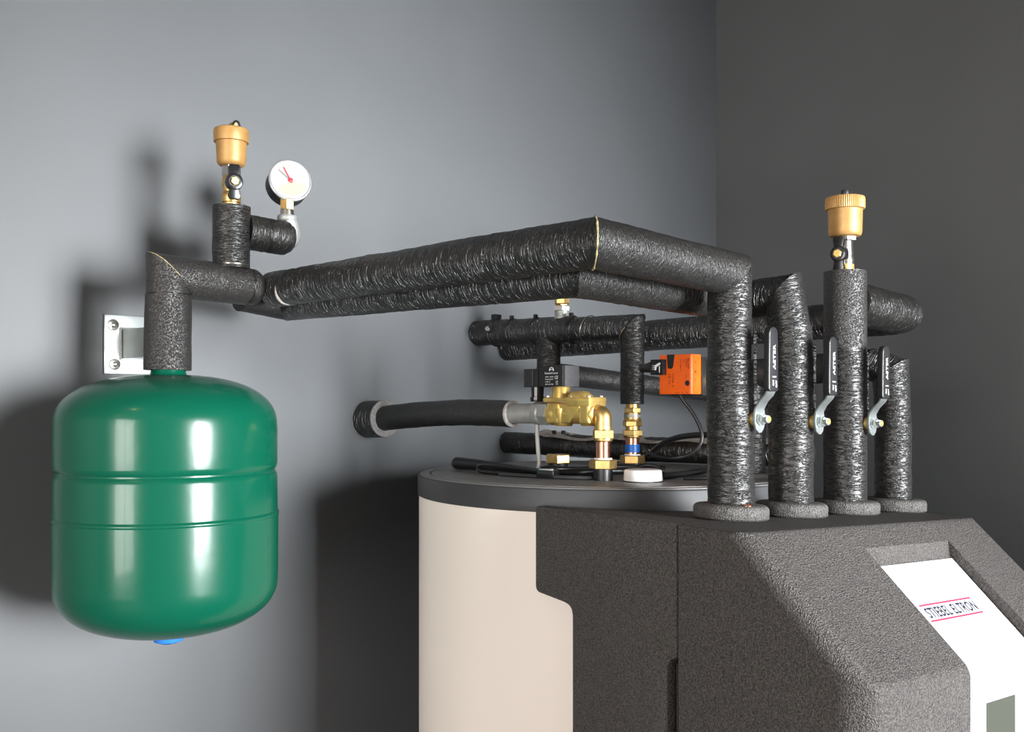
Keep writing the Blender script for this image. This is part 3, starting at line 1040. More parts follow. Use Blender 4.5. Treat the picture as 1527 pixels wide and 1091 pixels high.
F0, F1 = V((1.423, -0.199, 1.556)), V((RIGHT_X - 0.0005, -0.199, 1.502))
dF = (F1 - F0).normalized()
build('pipe_section', MB().lag(F0, F1, 0.0212, mitre(dD, dF), None, seed=55, wob=0.0010), M['rub'], pe, 50)
glue_ring(pe, D1, dd, dD, 0.0228, PI, 2 * PI, 0.0008, 4)
build('wire_tie', MB().torus(D0 + dd * 0.300, (0.0, 1, 0.25), 0.0262, 0.0009, 36, 6), M['nickel'], pe, 60, label='thin bare wire looped around the lagging')
cl = D0 + dd * 0.055
clamp = build('pipe_clamp', MB().torus(cl, dd, 0.0268, 0.0022, 40, 8), M['black'], pe, 60, label='black steel pipe clip near the wall')
hd = V((-0.95, -0.25, 0.15)).normalized()
build('clip_lug', MB().box(-0.006, 0.006, -0.008, 0.008, 0, 0.010, Matrix.Translation(cl + hd * 0.024 + V((0, 0, 0.002))) @ hd.to_track_quat('Z', 'Y').to_matrix().to_4x4(), 0.001), M['black'], clamp, 30)
build('clip_screw', MB().hexnut(cl + hd * 0.033, cl + hd * 0.0385, 0.0058), M['nickel'], clamp, 20)
build('clip_lug', MB().box(cl.x - 0.008, cl.x + 0.008, cl.y - 0.007, cl.y + 0.007, cl.z + 0.024, cl.z + 0.037, None, 0.001), M['black'], clamp, 30)
for s in (0.105, 0.170, 0.262):
    c = D0 + dd * s
    tie = build('cable_tie', MB().torus(c, dd, 0.0268, 0.0009, 40, 6), M['black'], pe, 60)
    build('tie_head', MB().box(c.x - 0.010, c.x - 0.003, c.y - 0.003, c.y + 0.003, c.z + 0.0255, c.z + 0.0325, None, 0.001), M['black'], tie, 30)

# brass fitting standing on that pipe
fx, fy = 1.423, -0.2334
ft = thing('drain_fitting', 'small brass and nickel fitting standing on the clamped pipe by the wall', 'fitting', (fx, fy, 1.660), None)
build('threaded_socket', MB().revolve([(0.0150, 1.660), (0.0152, 1.664), (0.0135, 1.666), (0.0135, 1.669), (0.0145, 1.6695), (0.0145, 1.675)], (fx, fy, 0), (0, 0, 1), 28), M['galv'], ft, 40)
build('nickel_nut', MB().hexnut((fx, fy, 1.675), (fx, fy, 1.6850), 0.0160, 0.2), M['nickel'], ft, 20)
build('brass_hex', MB().hexnut((fx, fy, 1.6850), (fx, fy, 1.6885), 0.0125).hexnut((fx, fy, 1.6885), (fx, fy, 1.7080), 0.0145, 0.5), M['brass_dull'], ft, 20)
build('brass_outlet', MB().cyl((fx, fy, 1.704), (fx - 0.012, fy + 0.018, 1.710), 0.008, 0.0075, 20, 0.001), M['brass_dull'], ft, 40)

# ------------------------------------------------------------------ lagged pipe 7: low pipe behind the tank fittings
pj = thing('insulated_pipe', 'lowest black lagged pipe, behind the tank fittings, with a beige tape on top', 'pipe', (1.511, -0.001, 1.4085), 'black lagged pipes')
build('pipe_section', MB().lag((1.511, -0.0005, 1.4125), (1.511, -0.36, 1.4100), 0.0228, seed=61, wob=0.0010), M['rubfine'], pj, 50)
build('pipe_section', MB().lag((1.511, -0.36, 1.4100), (1.511, -0.70, 1.4140), 0.0232, seed=62, wob=0.0010), M['rubfine'], pj, 50)
bt = MB()
prev = None
for k in range(41):
    y = -0.105 - k * 0.0145
    z = 1.4345 + 0.003 * math.sin(k * 0.55) + (0.006 if k < 2 else 0)
    x = 1.497 + 0.004 * math.sin(k * 0.33)
    a_, b_ = bt.bm.verts.new((x - 0.017, y, z - 0.0085)), bt.bm.verts.new((x + 0.014, y, z + 0.0015))
    if prev:
        bt.bm.faces.new((prev[0], a_, b_, prev[1]))
    prev = (a_, b_)
bmesh.ops.solidify(bt.bm, geom=bt.bm.faces[:], thickness=0.0015)
build('beige_tape_strip', bt, M['beige'], pj, 40, label='loose wavy beige tape lying along the top')
for y in (-0.15, -0.175):
    tie = build('cable_tie', MB().torus((1.511, y, 1.411), (0, 1, 0.1), 0.0242, 0.0009, 36, 6), M['black'], pj, 60)
    build('tie_head', MB().box(1.492, 1.499, y - 0.003, y + 0.003, 1.4345, 1.442, None, 0.001), M['black'], tie, 30)

# ------------------------------------------------------------------ wall supply pipe with grey socket
SX = 1.135
ps = thing('supply_pipe', 'smooth black lagged pipe leaving the wall through a short sleeve, with bare grey end', 'pipe', (SX, -0.0005, 1.468))
build('wall_sleeve', MB().lag((SX, -0.0005, 1.4672), (SX, -0.050, 1.4690), 0.0345, seed=71, wob=0.0010), M['rubfine'], ps, 50)
build('sleeve_edge', MB().revolve([(0.0345, 0), (0.0340, 0.0022), (0.0225, 0.0022), (0.0225, 0)], (SX, -0.0500, 1.4690), (0, -1, 0.03), 40, False, False), M['foamgrey'], ps, 40, label='pale cut edge of the wall sleeve')
build('pipe_section', MB().lag((SX, -0.045, 1.4690), (SX, -0.3772, 1.4805), 0.0228, seed=72, wob=0.0009, sag=-0.006, r1=0.0215), M['rubplain'], ps, 50)
build('lagging_edge', MB().revolve([(0.0216, -0.002), (0.0219, 0), (0.0216, 0.0018), (0.0165, 0.0020)], (SX, -0.3772, 1.4805), (0, -1, 0.02), 40, False, False), M['foamcut'], ps, 40, label='pale cut end of the lagging')
build('grey_socket', MB().revolve([(0.0160, 0), (0.0160, 0.056), (0.0150, 0.058), (0.0150, 0.061)], (SX, -0.370, 1.4808), (0, -1, 0.02), 36), M['galv'], ps, 40, label='bare galvanised grey pipe')
build('grey_union_nut', MB().revolve([(0.0178, 0), (0.0184, 0.002), (0.0184, 0.012), (0.0172, 0.0145)], (SX, -0.4290, 1.4822), (0, -1, 0.0), 36).hexnut((SX, -0.4420, 1.4824), (SX, -0.4610, 1.4826), 0.0192, 0.25), M['galv'], ps, 25)

# ------------------------------------------------------------------ solenoid valve
sv = thing('solenoid_valve', 'brass solenoid valve with black coil box at the end of the grey pipe', 'valve', (SX, -0.505, 1.463))
body = MB()
body.revolve([(0.0172, 0), (0.0178, 0.002), (0.0178, 0.014), (0.0160, 0.018), (0.0150, 0.045), (0.0150, 0.070), (0.0168, 0.074), (0.0168, 0.088), (0.016, 0.090)], (SX, -0.4610, 1.4815), (0, -1, 0), 36)
body.box(SX - 0.0168, SX + 0.0168, -0.4900, -0.4640, 1.4670, 1.4990, None, 0.0060, 4)
body.box(SX - 0.0168, SX + 0.0168, -0.5490, -0.5290, 1.4670, 1.4990, None, 0.0060, 4)
body.prism([(-0.487, 1.4670), (-0.508, 1.4670), (-0.531, 1.4900), (-0.531, 1.4990), (-0.487, 1.4990)], lambda a, b_, h: V((h, a, b_)), SX - 0.0150, SX + 0.0150, 0.004, 3)
body.revolve([(0.012, 1.463), (0.0165, 1.470), (0.0175, 1.490)], (SX, -0.486, 0), (0, 0, 1), 28)
body.revolve([(0.010, 1.464), (0.0150, 1.470), (0.0160, 1.490)], (SX, -0.534, 0), (0, 0, 1), 28)
build('valve_body', body, M['brass'], sv, 40)
bon = MB()
bon.prism([(-0.021, -0.046), (0.021, -0.046), (0.021, 0.046), (-0.021, 0.046)], lambda a, b_, z: V((SX + a, -0.5065 + b_, z)), 1.4995, 1.5065, 0.0025, 2)
bon.box(SX - 0.0205, SX + 0.0205, -0.5520, -0.5060, 1.4935, 1.5070, None, 0.0022, 2)
bon.revolve([(0.020, 1.5060), (0.0195, 1.509), (0.012, 1.5155), (0.006, 1.5165)], (SX, -0.519, 0), (0, 0, 1), 32)
build('bonnet_plate', bon, M['brass'], sv, 40)
build('stem_tube', MB().revolve([(0.0150, 1.5050), (0.0148, 1.508), (0.0140, 1.510), (0.0140, 1.5225), (0.0132, 1.5235)], (SX, -0.480, 0), (0, 0, 1), 32), M['brass'], sv, 40)
for (a_, b_) in ((-0.015, -0.547), (0.015, -0.547), (-0.015, -0.466), (0.015, -0.466), (-0.0165, -0.515)):
    build('bonnet_screw', MB().cyl((SX + a_, b_, 1.5065), (SX + a_, b_, 1.5100), 0.0034, None, 14, 0.0006), M['nickel'], sv)
coil = build('coil_box', MB().box(SX - 0.0175, SX + 0.0175, -0.4980, -0.4560, 1.5235, 1.5560, None, 0.0018), M['black'], sv, 30)
build('coil_yoke', MB().box(SX - 0.0150, SX + 0.0190, -0.5005, -0.4975, 1.5232, 1.5555, None, 0.001), M['greyplastic'], sv, 30, label='grey steel yoke on the coil side')
build('coil_shoulder', MB().prism([(-0.456, 1.5240), (-0.456, 1.5545), (-0.4520, 1.5520), (-0.4475, 1.5515), (-0.4475, 1.5240)], lambda a, b_, h: V((h, a, b_)), SX - 0.0160, SX + 0.016, 0.001), M['black'], sv, 30)
cn = MB().box(SX - 0.0170, SX + 0.0150, -0.4475, -0.4170, 1.5230, 1.5515, None, 0.0015)
con = build('connector', cn, M['black'], sv, 30)
for k in range(5):
    y = -0.4195 - k * 0.0040
    build('connector_rib', MB().box(SX - 0.0180, SX - 0.0168, y - 0.0007, y + 0.0007, 1.5248, 1.5500), M['greyplastic'], con, 0)
gy_ = -0.4310
gl = build('cable_gland', MB().revolve([(0.0112, 1.5005), (0.0118, 1.503), (0.0118, 1.5075), (0.0098, 1.508), (0.0104, 1.5235)], (SX, gy_, 0), (0, 0, 1), 14), M['blackgloss'], sv, 25)
build('grey_cable', MB().tube([(SX, gy_, 1.502), (SX, gy_, 1.485), (SX - 0.001, gy_, 1.455), (SX - 0.0010, gy_ - 0.002, 1.425), (SX + 0.0005, gy_ - 0.003, 1.402), (SX - 0.004, gy_ - 0.000, 1.3925), (SX - 0.02, gy_ + 0.004, 1.3895)], 0.0034, 10), M['greycable'], sv, 60)
# print on the coil: small ring emblem, maker's name, rating lines, marks
cx_ = SX - 0.0176
RT, UPV = V((0, -1, 0)), V((0, 0, 1))
words('lettering', 'FantiniCosmi', (cx_, -0.4625, 1.5426), RT, UPV, 0.0030, 0.0255, M['whiteink'], coil)
for k, (s, wd) in enumerate((('230V~ 50/60', 0.0165), ('PN16 IP65 ED', 0.0158), ('t 80 C', 0.0105), ('6W 25 P40', 0.0165))):
    words('lettering', s, (cx_, -0.4630, 1.5375 - k * 0.0038), RT, UPV, 0.0018, wd, M['whiteink'], coil)
words('lettering', 'CE', (cx_, -0.4822, 1.5348), RT, UPV, 0.0050, 0.0066, M['whiteink'], coil)
words('lettering', 'UK', (cx_, -0.4845, 1.5295), RT, UPV, 0.0026, 0.0048, M['whiteink'], coil)
words('lettering', 'CA', (cx_, -0.4845, 1.5262), RT, UPV, 0.0026, 0.0048, M['whiteink'], coil)
em = MB()
em.torus((cx_, -0.4757, 1.5488), (-1, 0, 0), 0.0040, 0.0006, 24, 6, -PI * 0.12, PI * 1.12)
em.torus((cx_, -0.4742, 1.5484), (-1, 0, 0), 0.0016, 0.0005, 16, 6, 0, PI)
em.torus((cx_, -0.4772, 1.5484), (-1, 0, 0), 0.0016, 0.0005, 16, 6, 0, PI)
build('emblem', em, M['whiteink'], coil, 60)

# brass elbow, copper riser and tank port under the valve
ex, ey = SX, -0.5600
er = thing('copper_riser', 'short copper pipe with brass elbow dropping from the solenoid valve to the tank', 'pipe', (ex, ey, LID), None)
el = MB().tube([(ex, -0.5480, 1.4825), (ex, -0.556, 1.4825), (ex, -0.5615, 1.4785), (ex, -0.5620, 1.470), (ex, -0.5620, 1.458)], 0.0125, 24)
el.torus((ex, -0.5500, 1.4825), (0, 1, 0), 0.0125, 0.0026, 28, 8)
el.revolve([(0.0135, 0), (0.0135, 0.006)], (ex, -0.5620, 1.4585), (0, 0, 1), 24)
build('brass_elbow', el, M['brass_dull'], er, 40)
build('brass_nut', MB().hexnut((ex, -0.562, 1.4455), (ex, -0.562, 1.4590), 0.0160, 0.35).revolve([(0.0120, 1.441), (0.0142, 1.443), (0.0146, 1.4465)], (ex, -0.562, 0), (0, 0, 1), 28), M['brass_dull'], er, 20)
build('copper_pipe', MB().cyl((ex, -0.562, 1.4150), (ex, -0.562, 1.4430), 0.0107, None, 32), M['copper'], er)
build('white_washer', MB().cyl((ex, -0.562, 1.4145), (ex, -0.562, 1.4172), 0.0135, None, 32, 0.0004), M['white'], er)
build('port_nut', MB().hexnut((ex, -0.562, 1.4010), (ex, -0.562, 1.4148), 0.0205, 0.62), M['brass_dull'], er, 20)
build('black_sleeve', MB().cyl((ex, -0.562, LID), (ex, -0.562, 1.4012), 0.0142, None, 28), M['black'], er)

b1 = thing('blanked_port', 'wide brass hex blanking nut on the tank lid, left of the copper riser', 'fitting', (1.2694, -0.3567, LID))
build('brass_cap_nut', MB().hexnut((1.2694, -0.3567, 1.3945), (1.2694, -0.3567, 1.4095), 0.0228, 0.15), M['brass_dull'], b1, 20)
build('black_sleeve', MB().cyl((1.2694, -0.3567, LID), (1.2694, -0.3567, 1.3947), 0.0175, None, 28), M['black'], b1)

qx, qy = 1.4230, -0.4016
bu = thing('union_stack', 'stack of brass union nuts with blue-taped copper, under the lagged drop pipe', 'fitting', (qx, qy, LID))
st = [('brass_collar', MB().cyl((qx, qy, 1.4895), (qx, qy, 1.4975), 0.0125, None, 28)),
      ('brass_nut', MB().hexnut((qx, qy, 1.4800), (qx, qy, 1.4895), 0.0158, 0.2)),
      ('brass_body', MB().revolve([(0.0150, 1.4650), (0.0162, 1.4660), (0.0150, 1.4690), (0.0148, 1.4802)], (qx, qy, 0), (0, 0, 1), 32)),
      ('brass_nut', MB().hexnut((qx, qy, 1.4560), (qx, qy, 1.4655), 0.0176, 0.5)),
      ('brass_collar', MB().cyl((qx, qy, 1.4490), (qx, qy, 1.4562), 0.0128, None, 28)),
      ('brass_nut', MB().hexnut((qx, qy, 1.4390), (qx, qy, 1.4495), 0.0190, 0.25).revolve([(0.0135, 1.4345), (0.0160, 1.4365), (0.0165, 1.4395)], (qx, qy, 0), (0, 0, 1), 28)),
      ('port_nut', MB().hexnut((qx, qy, 1.3890), (qx, qy, 1.4035), 0.0226, 0.55))]
for nm, mb in st:
    build(nm, mb, M['brass_dull'], bu, 20)
build('grey_ring', MB().cyl((qx, qy, 1.4725), (qx, qy, 1.4775), 0.0158, None, 28), M['galv'], bu)
build('copper_pipe', MB().cyl((qx, qy, 1.4030), (qx, qy, 1.4365), 0.0125, None, 32), M['copper'], bu)
build('blue_tape', MB().cyl((qx, qy, 1.4090), (qx, qy, 1.4235), 0.0131, None, 32), M['blue'], bu, label='blue tape around the copper pipe')
build('white_washer', MB().cyl((qx, qy, 1.4030), (qx, qy, 1.4060), 0.0145, None, 32), M['white'], bu)
build('black_sleeve', MB().cyl((qx, qy, LID), (qx, qy, 1.3892), 0.0170, None, 28), M['black'], bu)

# ------------------------------------------------------------------ actuator
AX, AY0, AY1, AZ0, AZ1 = 1.3350, -0.5850, -0.5225, 1.5125, 1.5775
ac = thing('valve_actuator', 'orange valve actuator box with black plug, behind the left riser', 'actuator', (1.36, (AY0 + AY1) / 2, AZ0))
cv = MB().prism([(AX, AY1), (AX, AY0 + 0.002), (AX + 0.002, AY0), (AX + 0.027, AY0 - 0.001), (AX + 0.027, AY1)], lambda a, b_, z: V((a, b_, z)), AZ0, AZ1, 0.0022, 2)
cov = build('orange_cover', cv, M['orange'], ac, 30)
build('base_plate', MB().box(AX + 0.027, AX + 0.046, AY0 - 0.003, AY1 - 0.004, AZ0 - 0.002, AZ1 - 0.004, None, 0.002), M['black'], ac, 30)
build('mounting_neck', MB().cyl((AX + 0.045, -0.570, 1.535), (1.409, -0.615, 1.530), 0.014, 0.012, 20), M['brass_dull'], ac, 40)
nt = MB().prism([(-0.5375, AZ1 + 0.0002), (-0.5395, AZ1 - 0.0225), (-0.5465, AZ1 - 0.0232), (-0.5495, AZ1 - 0.0205), (-0.5525, AZ1 + 0.0002)], lambda a, b_, h: V((h, a, b_)), AX - 0.0006, AX + 0.004)
build('release_slot', nt, M['black'], cov, 0)
pl = build('plug', MB().box(AX - 0.011, AX + 0.004, -0.5365, -0.5120, 1.5445, 1.5700, None, 0.0016), M['blackgloss'], ac, 30, label='black plug on the actuator face')
build('plug_boot', MB().revolve([(0.0085, 0), (0.0095, 0.004), (0.0080, 0.012), (0.0072, 0.022), (0.0050, 0.028)], (AX - 0.0035, -0.5125, 1.5575), (0.1, 1, -0.05), 20), M['black'], ac, 40)
ld = MB()
for k in range(3):
    ld.box(AX - 0.0113, AX - 0.0109, -0.5200, -0.5160, 1.5535 + k * 0.003, 1.5543 + k * 0.003)
ld.prism([(-0.5235, 1.5520), (-0.5205, 1.5520), (-0.5205, 1.5600), (-0.5295, 1.5645), (-0.5320, 1.5645), (-0.5320, 1.5615), (-0.5250, 1.5575)], lambda a, b_, h: V((h, a, b_)), AX - 0.0113, AX - 0.0109)
ld.box(AX - 0.0113, AX - 0.0109, -0.5310, -0.5295, 1.5480, 1.5590)
build('plug_print', ld, M['whiteink'], pl, 0)
fx_ = AX - 0.0002
kd = (V((0, 0, -1)), V((0, -1, 0)))   # print rotated a quarter turn
for s, y, z, ht, ln in (('BELIMO', -0.5815, 1.5705, 0.0036, 0.0165), ('TR 230 50/60Hz', -0.5770, 1.5700, 0.0013, 0.0130), ('NM 2 90 s', -0.5745, 1.5700, 0.0013, 0.0130),
                        ('AC 230 V', -0.5655, 1.5700, 0.0019, 0.0200), ('IP40', -0.5700, 1.5700, 0.0015, 0.0060), ('CE UL', -0.5445, 1.5470, 0.0032, 0.0190), ('TYPE 2', -0.5505, 1.5470, 0.0030, 0.0220), ('0 I', -0.5760, 1.5435, 0.0013, 0.0110)):
    words('lettering', s, (fx_, y + ht, z), (0, 0, -1), (0, -1, 0), ht, ln, M['orange_ink'], cov, 0.0003)
hc = V((AX, -0.5775, 1.5305))
build('manual_knob', MB().revolve([(0.0047, -0.001), (0.0047, 0.0006), (0.0036, 0.0008)], hc, (-1, 0, 0), 24), M['orange_ink'], cov, 40)
build('knob_hole', MB().cyl(hc, hc + V((-0.0010, 0, 0)), 0.0037, None, 24), M['black'], cov, 40)
sp = MB()
for z in (1.564, 1.549, 1.536):
    sp.cyl((AX + 0.011, AY0 - 0.0002, z), (AX + 0.011, AY0 - 0.0008, z), 0.0020 if z > 1.545 and z < 1.55 else 0.0013, None, 14)
build('edge_print', sp, M['orange_ink'], cov, 0)
for y in (-0.5555, -0.5600, -0.5680, -0.5765):
    build('vent_hole', MB().box(AX - 0.0004, AX + 0.002, y - 0.0008, y + 0.0008, AZ0 + 0.002, AZ0 + 0.0035), M['orange_ink'], cov, 0)
build('actuator_cable', MB().tube([(1.350, -0.552, 1.5130), (1.352, -0.560, 1.500), (1.356, -0.575, 1.480), (1.358, -0.588, 1.455), (1.356, -0.590, 1.435), (1.348, -0.580, 1.418), (1.335, -0.560, 1.409), (1.330, -0.530, 1.4075), (1.340, -0.500, 1.414), (1.36, -0.470, 1.424)], 0.0030, 10), M['cable'], ac, 60)

# ------------------------------------------------------------------ cables and small things on the lid
tag(build('power_cable', MB().tube([(1.400, -0.452, 1.405), (1.395, -0.470, 1.416), (1.390, -0.495, 1.430), (1.388, -0.525, 1.440), (1.388, -0.560, 1.4445), (1.388, -0.600, 1.445), (1.388, -0.64, 1.443)], 0.0050, 12), M['cable'], None, 60, loc=(1.39, -0.5, 1.39)),
    'thick black cable arching up from behind the blue-taped union', 'cable')
co_ = MB().tube([(1.206, -0.619, LID + 0.0050), (1.28, -0.612, LID + 0.0050), (1.345, -0.598, LID + 0.0052), (1.385, -0.585, LID + 0.0052)], lambda t: 0.0042 + 0.0006 * (1 if int(t * 270) % 2 else -1), 14, 90)
tag(build('corrugated_conduit', co_, M['cable'], None, 30, loc=(1.3, -0.63, LID)), 'ribbed black conduit lying on the tank lid right of the white cap', 'conduit')
wc = thing('white_cap', 'low round white plastic cap on the front of the tank lid', 'cap', (1.160, -0.6165, LID))
cb_ = MB()
cb_.revolve([(0.0282, 0.0), (0.0285, 0.002), (0.0275, 0.0150), (0.0262, 0.0172), (0.0235, 0.0180)], (1.160, -0.6165, LID), (0, 0, 1), 48)
build('cap_shell', cb_, M['white'], wc, 40)
build('cap_seat', MB().revolve([(0.0292, 0), (0.0292, 0.0012), (0.0284, 0.0016)], (1.160, -0.6165, LID), (0, 0, 1), 48), M['black'], wc, 40)


def ribbon(pts, h, th, sub=8):
    """a flat webbing strap standing on edge"""
    mb = MB()
    P = [V(p) for p in pts]
    out = []
    for i in range(len(P) - 1):
        a = P[i - 1] if i else P[0] * 2 - P[1]
        b_, c = P[i], P[i + 1]
        e = P[i + 2] if i + 2 < len(P) else c * 2 - b_
        for k in range(sub):
            t = k / sub
            out.append(0.5 * ((2 * b_) + (c - a) * t + (2 * a - 5 * b_ + 4 * c - e) * t * t + (3 * b_ - a - 3 * c + e) * t ** 3))
    out.append(P[-1])
    rings = []
    for i, p in enumerate(out):
        d = (out[min(i + 1, len(out) - 1)] - out[max(i - 1, 0)])
        d.z = 0
        s = d.normalized().cross(V((0, 0, 1)))
        rings.append([mb.bm.verts.new(p + s * a * th / 2 + V((0, 0, z))) for a, z in ((-1, 0), (1, 0), (1, h * .5), (1, h), (-1, h), (-1, h * .5))])
    for i in range(len(rings) - 1):
        for k in range(6):
            l = (k + 1) % 6
            mb.ring_face((rings[i][k], rings[i][l], rings[i + 1][l], rings[i + 1][k]))
    mb.ring_face(list(reversed(rings[0])))
    mb.ring_face(rings[-1])
    return mb


strap = thing('lifting_strap', 'folded black webbing strap looped on the left of the tank lid', 'strap', (1.12, -0.42, LID))
Lz = LID + 0.0008
def handle_r(t):
    return (0.0112 - 0.0052 * t) * math.sqrt(max(0.03, 1 - (1 - min(1, t / 0.06)) ** 2))


build('padded_handle', MB().tube([(1.142, -0.230, LID + 0.0114), (1.136, -0.280, LID + 0.0112), (1.126, -0.340, LID + 0.0105), (1.116, -0.410, LID + 0.0085), (1.110, -0.470, LID + 0.0066)], handle_r, 14, 14), M['cable'], strap, 60)
build('strap_fold', MB().tube([(1.101, -0.475, LID + 0.0090), (1.098, -0.420, LID + 0.0125), (1.098, -0.370, LID + 0.0150), (1.101, -0.340, LID + 0.0145), (1.103, -0.330, LID + 0.0092), (1.101, -0.340, LID + 0.0040), (1.098, -0.380, LID + 0.0035), (1.098, -0.430, LID + 0.0035), (1.102, -0.480, LID + 0.0035)], 0.0033, 10), M['blackgloss'], strap, 60)
build('strap_tail', MB().tube([(1.086, -0.395, LID + 0.0033), (1.089, -0.430, LID + 0.0033), (1.096, -0.475, LID + 0.0033), (1.110, -0.520, LID + 0.0033), (1.126, -0.548, LID + 0.0033)], 0.0030, 8), M['band'], strap, 60)
bk = build('buckle', MB().box(-0.011, 0.011, -0.015, 0.015, 0.001, 0.013, Matrix.Translation(V((1.105, -0.480, LID))) @ Matrix.Rotation(0.25, 4, 'Z'), 0.003), M['blackgloss'], strap, 40)
build('buckle_bar', MB().box(-0.008, -0.003, -0.012, 0.012, 0.0125, 0.0150, Matrix.Translation(V((1.105, -0.480, LID))) @ Matrix.Rotation(0.25, 4, 'Z'), 0.0006), M['zinc'], bk, 30)
for i, (pts, r, lab) in enumerate((
        ([(1.135, -0.470, LID + 0.006), (1.155, -0.490, LID + 0.007), (1.180, -0.505, LID + 0.007), (1.205, -0.515, LID + 0.008), (1.24, -0.535, LID + 0.007), (1.28, -0.57, LID + 0.007)], 0.0058, 'thick black cable lying behind the copper riser foot'),
        ([(1.155, -0.400, LID + 0.004), (1.165, -0.425, LID + 0.010), (1.175, -0.440, LID + 0.009), (1.22, -0.455, LID + 0.007), (1.28, -0.475, LID + 0.009), (1.34, -0.53, LID + 0.006)], 0.0046, 'black cable curving past the blanking nut'),
        ([(1.128, -0.520, LID + 0.0045), (1.152, -0.528, LID + 0.006), (1.172, -0.532, LID + 0.006), (1.190, -0.535, LID + 0.0045)], 0.0042, 'short black cable beside the strap buckle'),
        ([(1.255, -0.520, LID + 0.004), (1.262, -0.535, LID + 0.012), (1.268, -0.548, LID + 0.0155), (1.276, -0.562, LID + 0.012), (1.278, -0.568, LID + 0.004)], 0.0030, 'small black cable loop behind the white cap'),
        ([(1.215, -0.650, LID + 0.0035), (1.245, -0.680, LID + 0.0035), (1.275, -0.692, LID + 0.004), (1.312, -0.690, LID + 0.0035), (1.35, -0.665, LID + 0.0035)], 0.0032, 'thin flat cable curving near the lid edge behind the left riser'))):
    tag(build('lid_cable', MB().tube(pts, r, 10), M['cable'], None, 60, loc=(pts[0][0], pts[0][1], LID)), lab, 'cable', 'black cables on the tank lid')


# ------------------------------------------------------------------ lever ball valves on the risers
HN = -UN
HX = UX


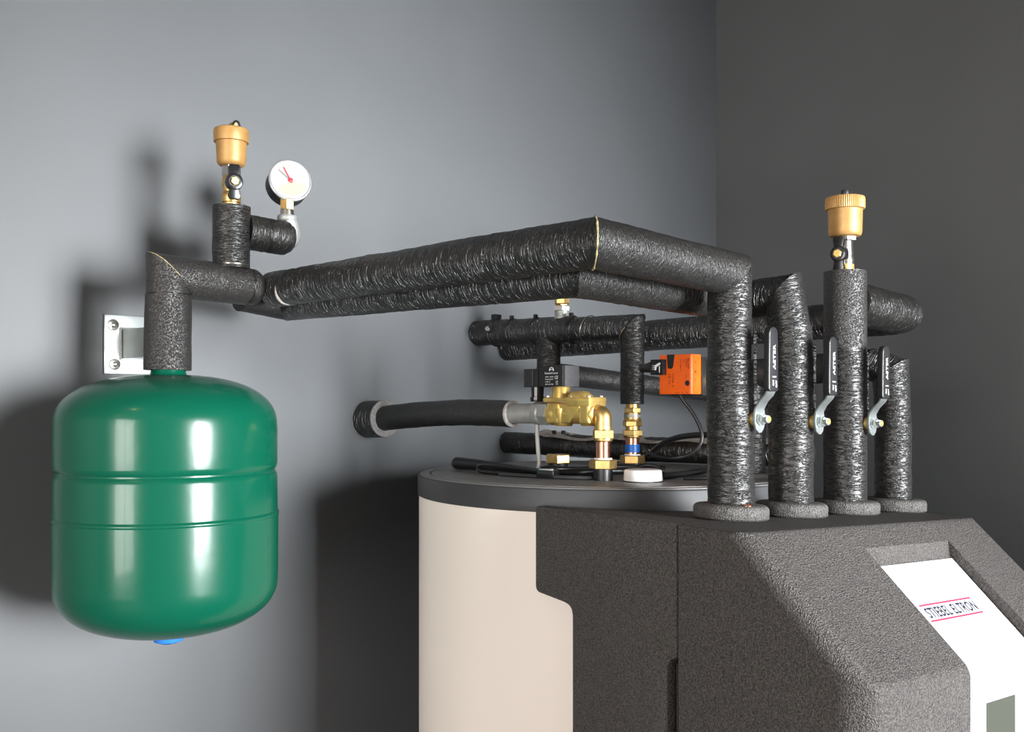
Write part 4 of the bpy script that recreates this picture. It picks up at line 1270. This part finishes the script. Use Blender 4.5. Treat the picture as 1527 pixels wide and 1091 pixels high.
def lever(k, zp, zt, place):
    p = PIPE[k]
    c = V((p.x, p.y, zp)) + HX * 0.0075
    t = thing('lever_valve', 'black-gripped steel ball valve lever on the ' + place, 'valve', c + HN * 0.02, 'lever valves on the risers')

    def P(a, b_, z):          # a across, b out from the pipe, z up from the pivot
        return c + HX * a + HN * b_ + V((0, 0, z))
    build('stem', MB().cyl(P(0, 0.022, 0), P(0, 0.0355, 0), 0.0085, None, 24, 0.0006), M['brass'], t, 40)
    build('stem_washer', MB().cyl(P(0, 0.0335, 0), P(0, 0.0360, 0), 0.0095, None, 24, 0.0004), M['zinc'], t, 40)
    L = zt - zp
    arm = MB()
    secs = [(-0.0165, 0.0375, 0.0025), (-0.012, 0.0370, 0.0075), (-0.004, 0.0370, 0.0098), (0.006, 0.0370, 0.0098), (0.0125, 0.0372, 0.0086), (0.0210, 0.0430, 0.0078), (0.0290, 0.0515, 0.0078), (0.0340, 0.0545, 0.0078), (0.045, 0.0545, 0.0074), (L - 0.014, 0.0545, 0.0070)]
    rings = []
    for z, o, wd in secs:
        rings.append([arm.bm.verts.new(P(a, o + q, z)) for a, q in ((-wd, -0.0012), (wd, -0.0012), (wd, 0.0012), (-wd, 0.0012))])
    for i in range(len(rings) - 1):
        for q in range(4):
            l = (q + 1) % 4
            arm.ring_face((rings[i][q], rings[i][l], rings[i + 1][l], rings[i + 1][q]))
    arm.ring_face(list(reversed(rings[0])))
    arm.ring_face(rings[-1])
    build('lever_arm', arm, M['zinc'], t, 45, label='bright zinc-plated lever arm')
    g = MB()
    poly = []
    w0, w1, z0 = 0.0094, 0.0086, 0.0335
    for i in range(13):
        a = PI * i / 12
        poly.append((w1 * math.cos(a), L - w1 + w1 * math.sin(a)))
    poly += [(-w0, z0 + 0.03), (-w0, z0 + 0.011), (-w0, z0 + 0.003), (-w0 * .8, z0), (w0 * .8, z0), (w0, z0 + 0.003), (w0, z0 + 0.011), (w0, z0 + 0.03)]
    g.prism(poly, lambda a, z, h: P(a, 0.0545 + h, z), -0.0042, 0.0042, 0.0026, 3)
    gr = build('grip', g, M['grip'], t, 40, label='dark vinyl grip with white lettering')
    up, rt = -HX, V((0, 0, 1))
    words('lettering', 'ASTER', P(0.0030, 0.0588, 0.060), rt, up, 0.0048, 0.0300, M['whiteink'], gr, bold=0.02)
    words('lettering', 'ON', P(0.0002, 0.0588, 0.0405), rt, up, 0.0030, 0.0065, M['whiteink'], gr)
    words('lettering', 'OFF', P(0.0060, 0.0588, 0.0385), rt, up, 0.0030, 0.0085, M['whiteink'], gr)
    words('lettering', 'I', P(0.0045, 0.0588, 0.0505), HX * -1, rt, 0.0016, 0.0070, M['whiteink'], gr)
    nut = build('lever_nut', MB().hexnut(P(0, 0.0382, 0), P(0, 0.0445, 0), 0.0078, 0.3), M['zinc'], t, 20)
    build('stem_end', MB().cyl(P(0, 0.0445, 0), P(0, 0.0515, 0), 0.0052, 0.0048, 20, 0.0006), M['zinc'], nut, 40)
    build('stem_tip', MB().cyl(P(0, 0.0515, 0), P(0, 0.0522, 0), 0.0034, None, 16), M['brass'], nut, 40)
    # raised strip of lagging closing the slit above the stem
    stp = MB()
    q0 = None
    for i in range(15):
        z = zp + 0.010 + (L - 0.018) * i / 14
        row = []
        for j in range(7):
            a = math.radians(-10 - 26 * j / 6) + math.atan2(HX.y, HX.x) - math.radians(30)
            rr = 0.0312 + 0.0006 * noise.noise(V((i * 2.1, j * 1.3, k))) - (0.0030 if j in (0, 6) else 0)
            row.append(stp.bm.verts.new(V((p.x + rr * math.cos(a), p.y + rr * math.sin(a), z))))
        if q0:
            for j in range(6):
                f = stp.ring_face((q0[j], q0[j + 1], row[j + 1], row[j]))
                for lp in f.loops:
                    lp[stp.uv].uv = (lp.vert.co.x * 1.3 + lp.vert.co.y, lp.vert.co.z)
        q0 = row
    bmesh.ops.solidify(stp.bm, geom=stp.bm.faces[:], thickness=0.0030)
    build('lagging_strip', stp, M['rub'], (pa, pb, pc)[k], 50)


lever(0, 1.4790, 1.5905, 'leftmost riser')
lever(1, 1.4745, 1.5840, 'second riser, under the rounded elbow')
lever(2, 1.4705, 1.5765, 'third riser, the tall one under the vent')
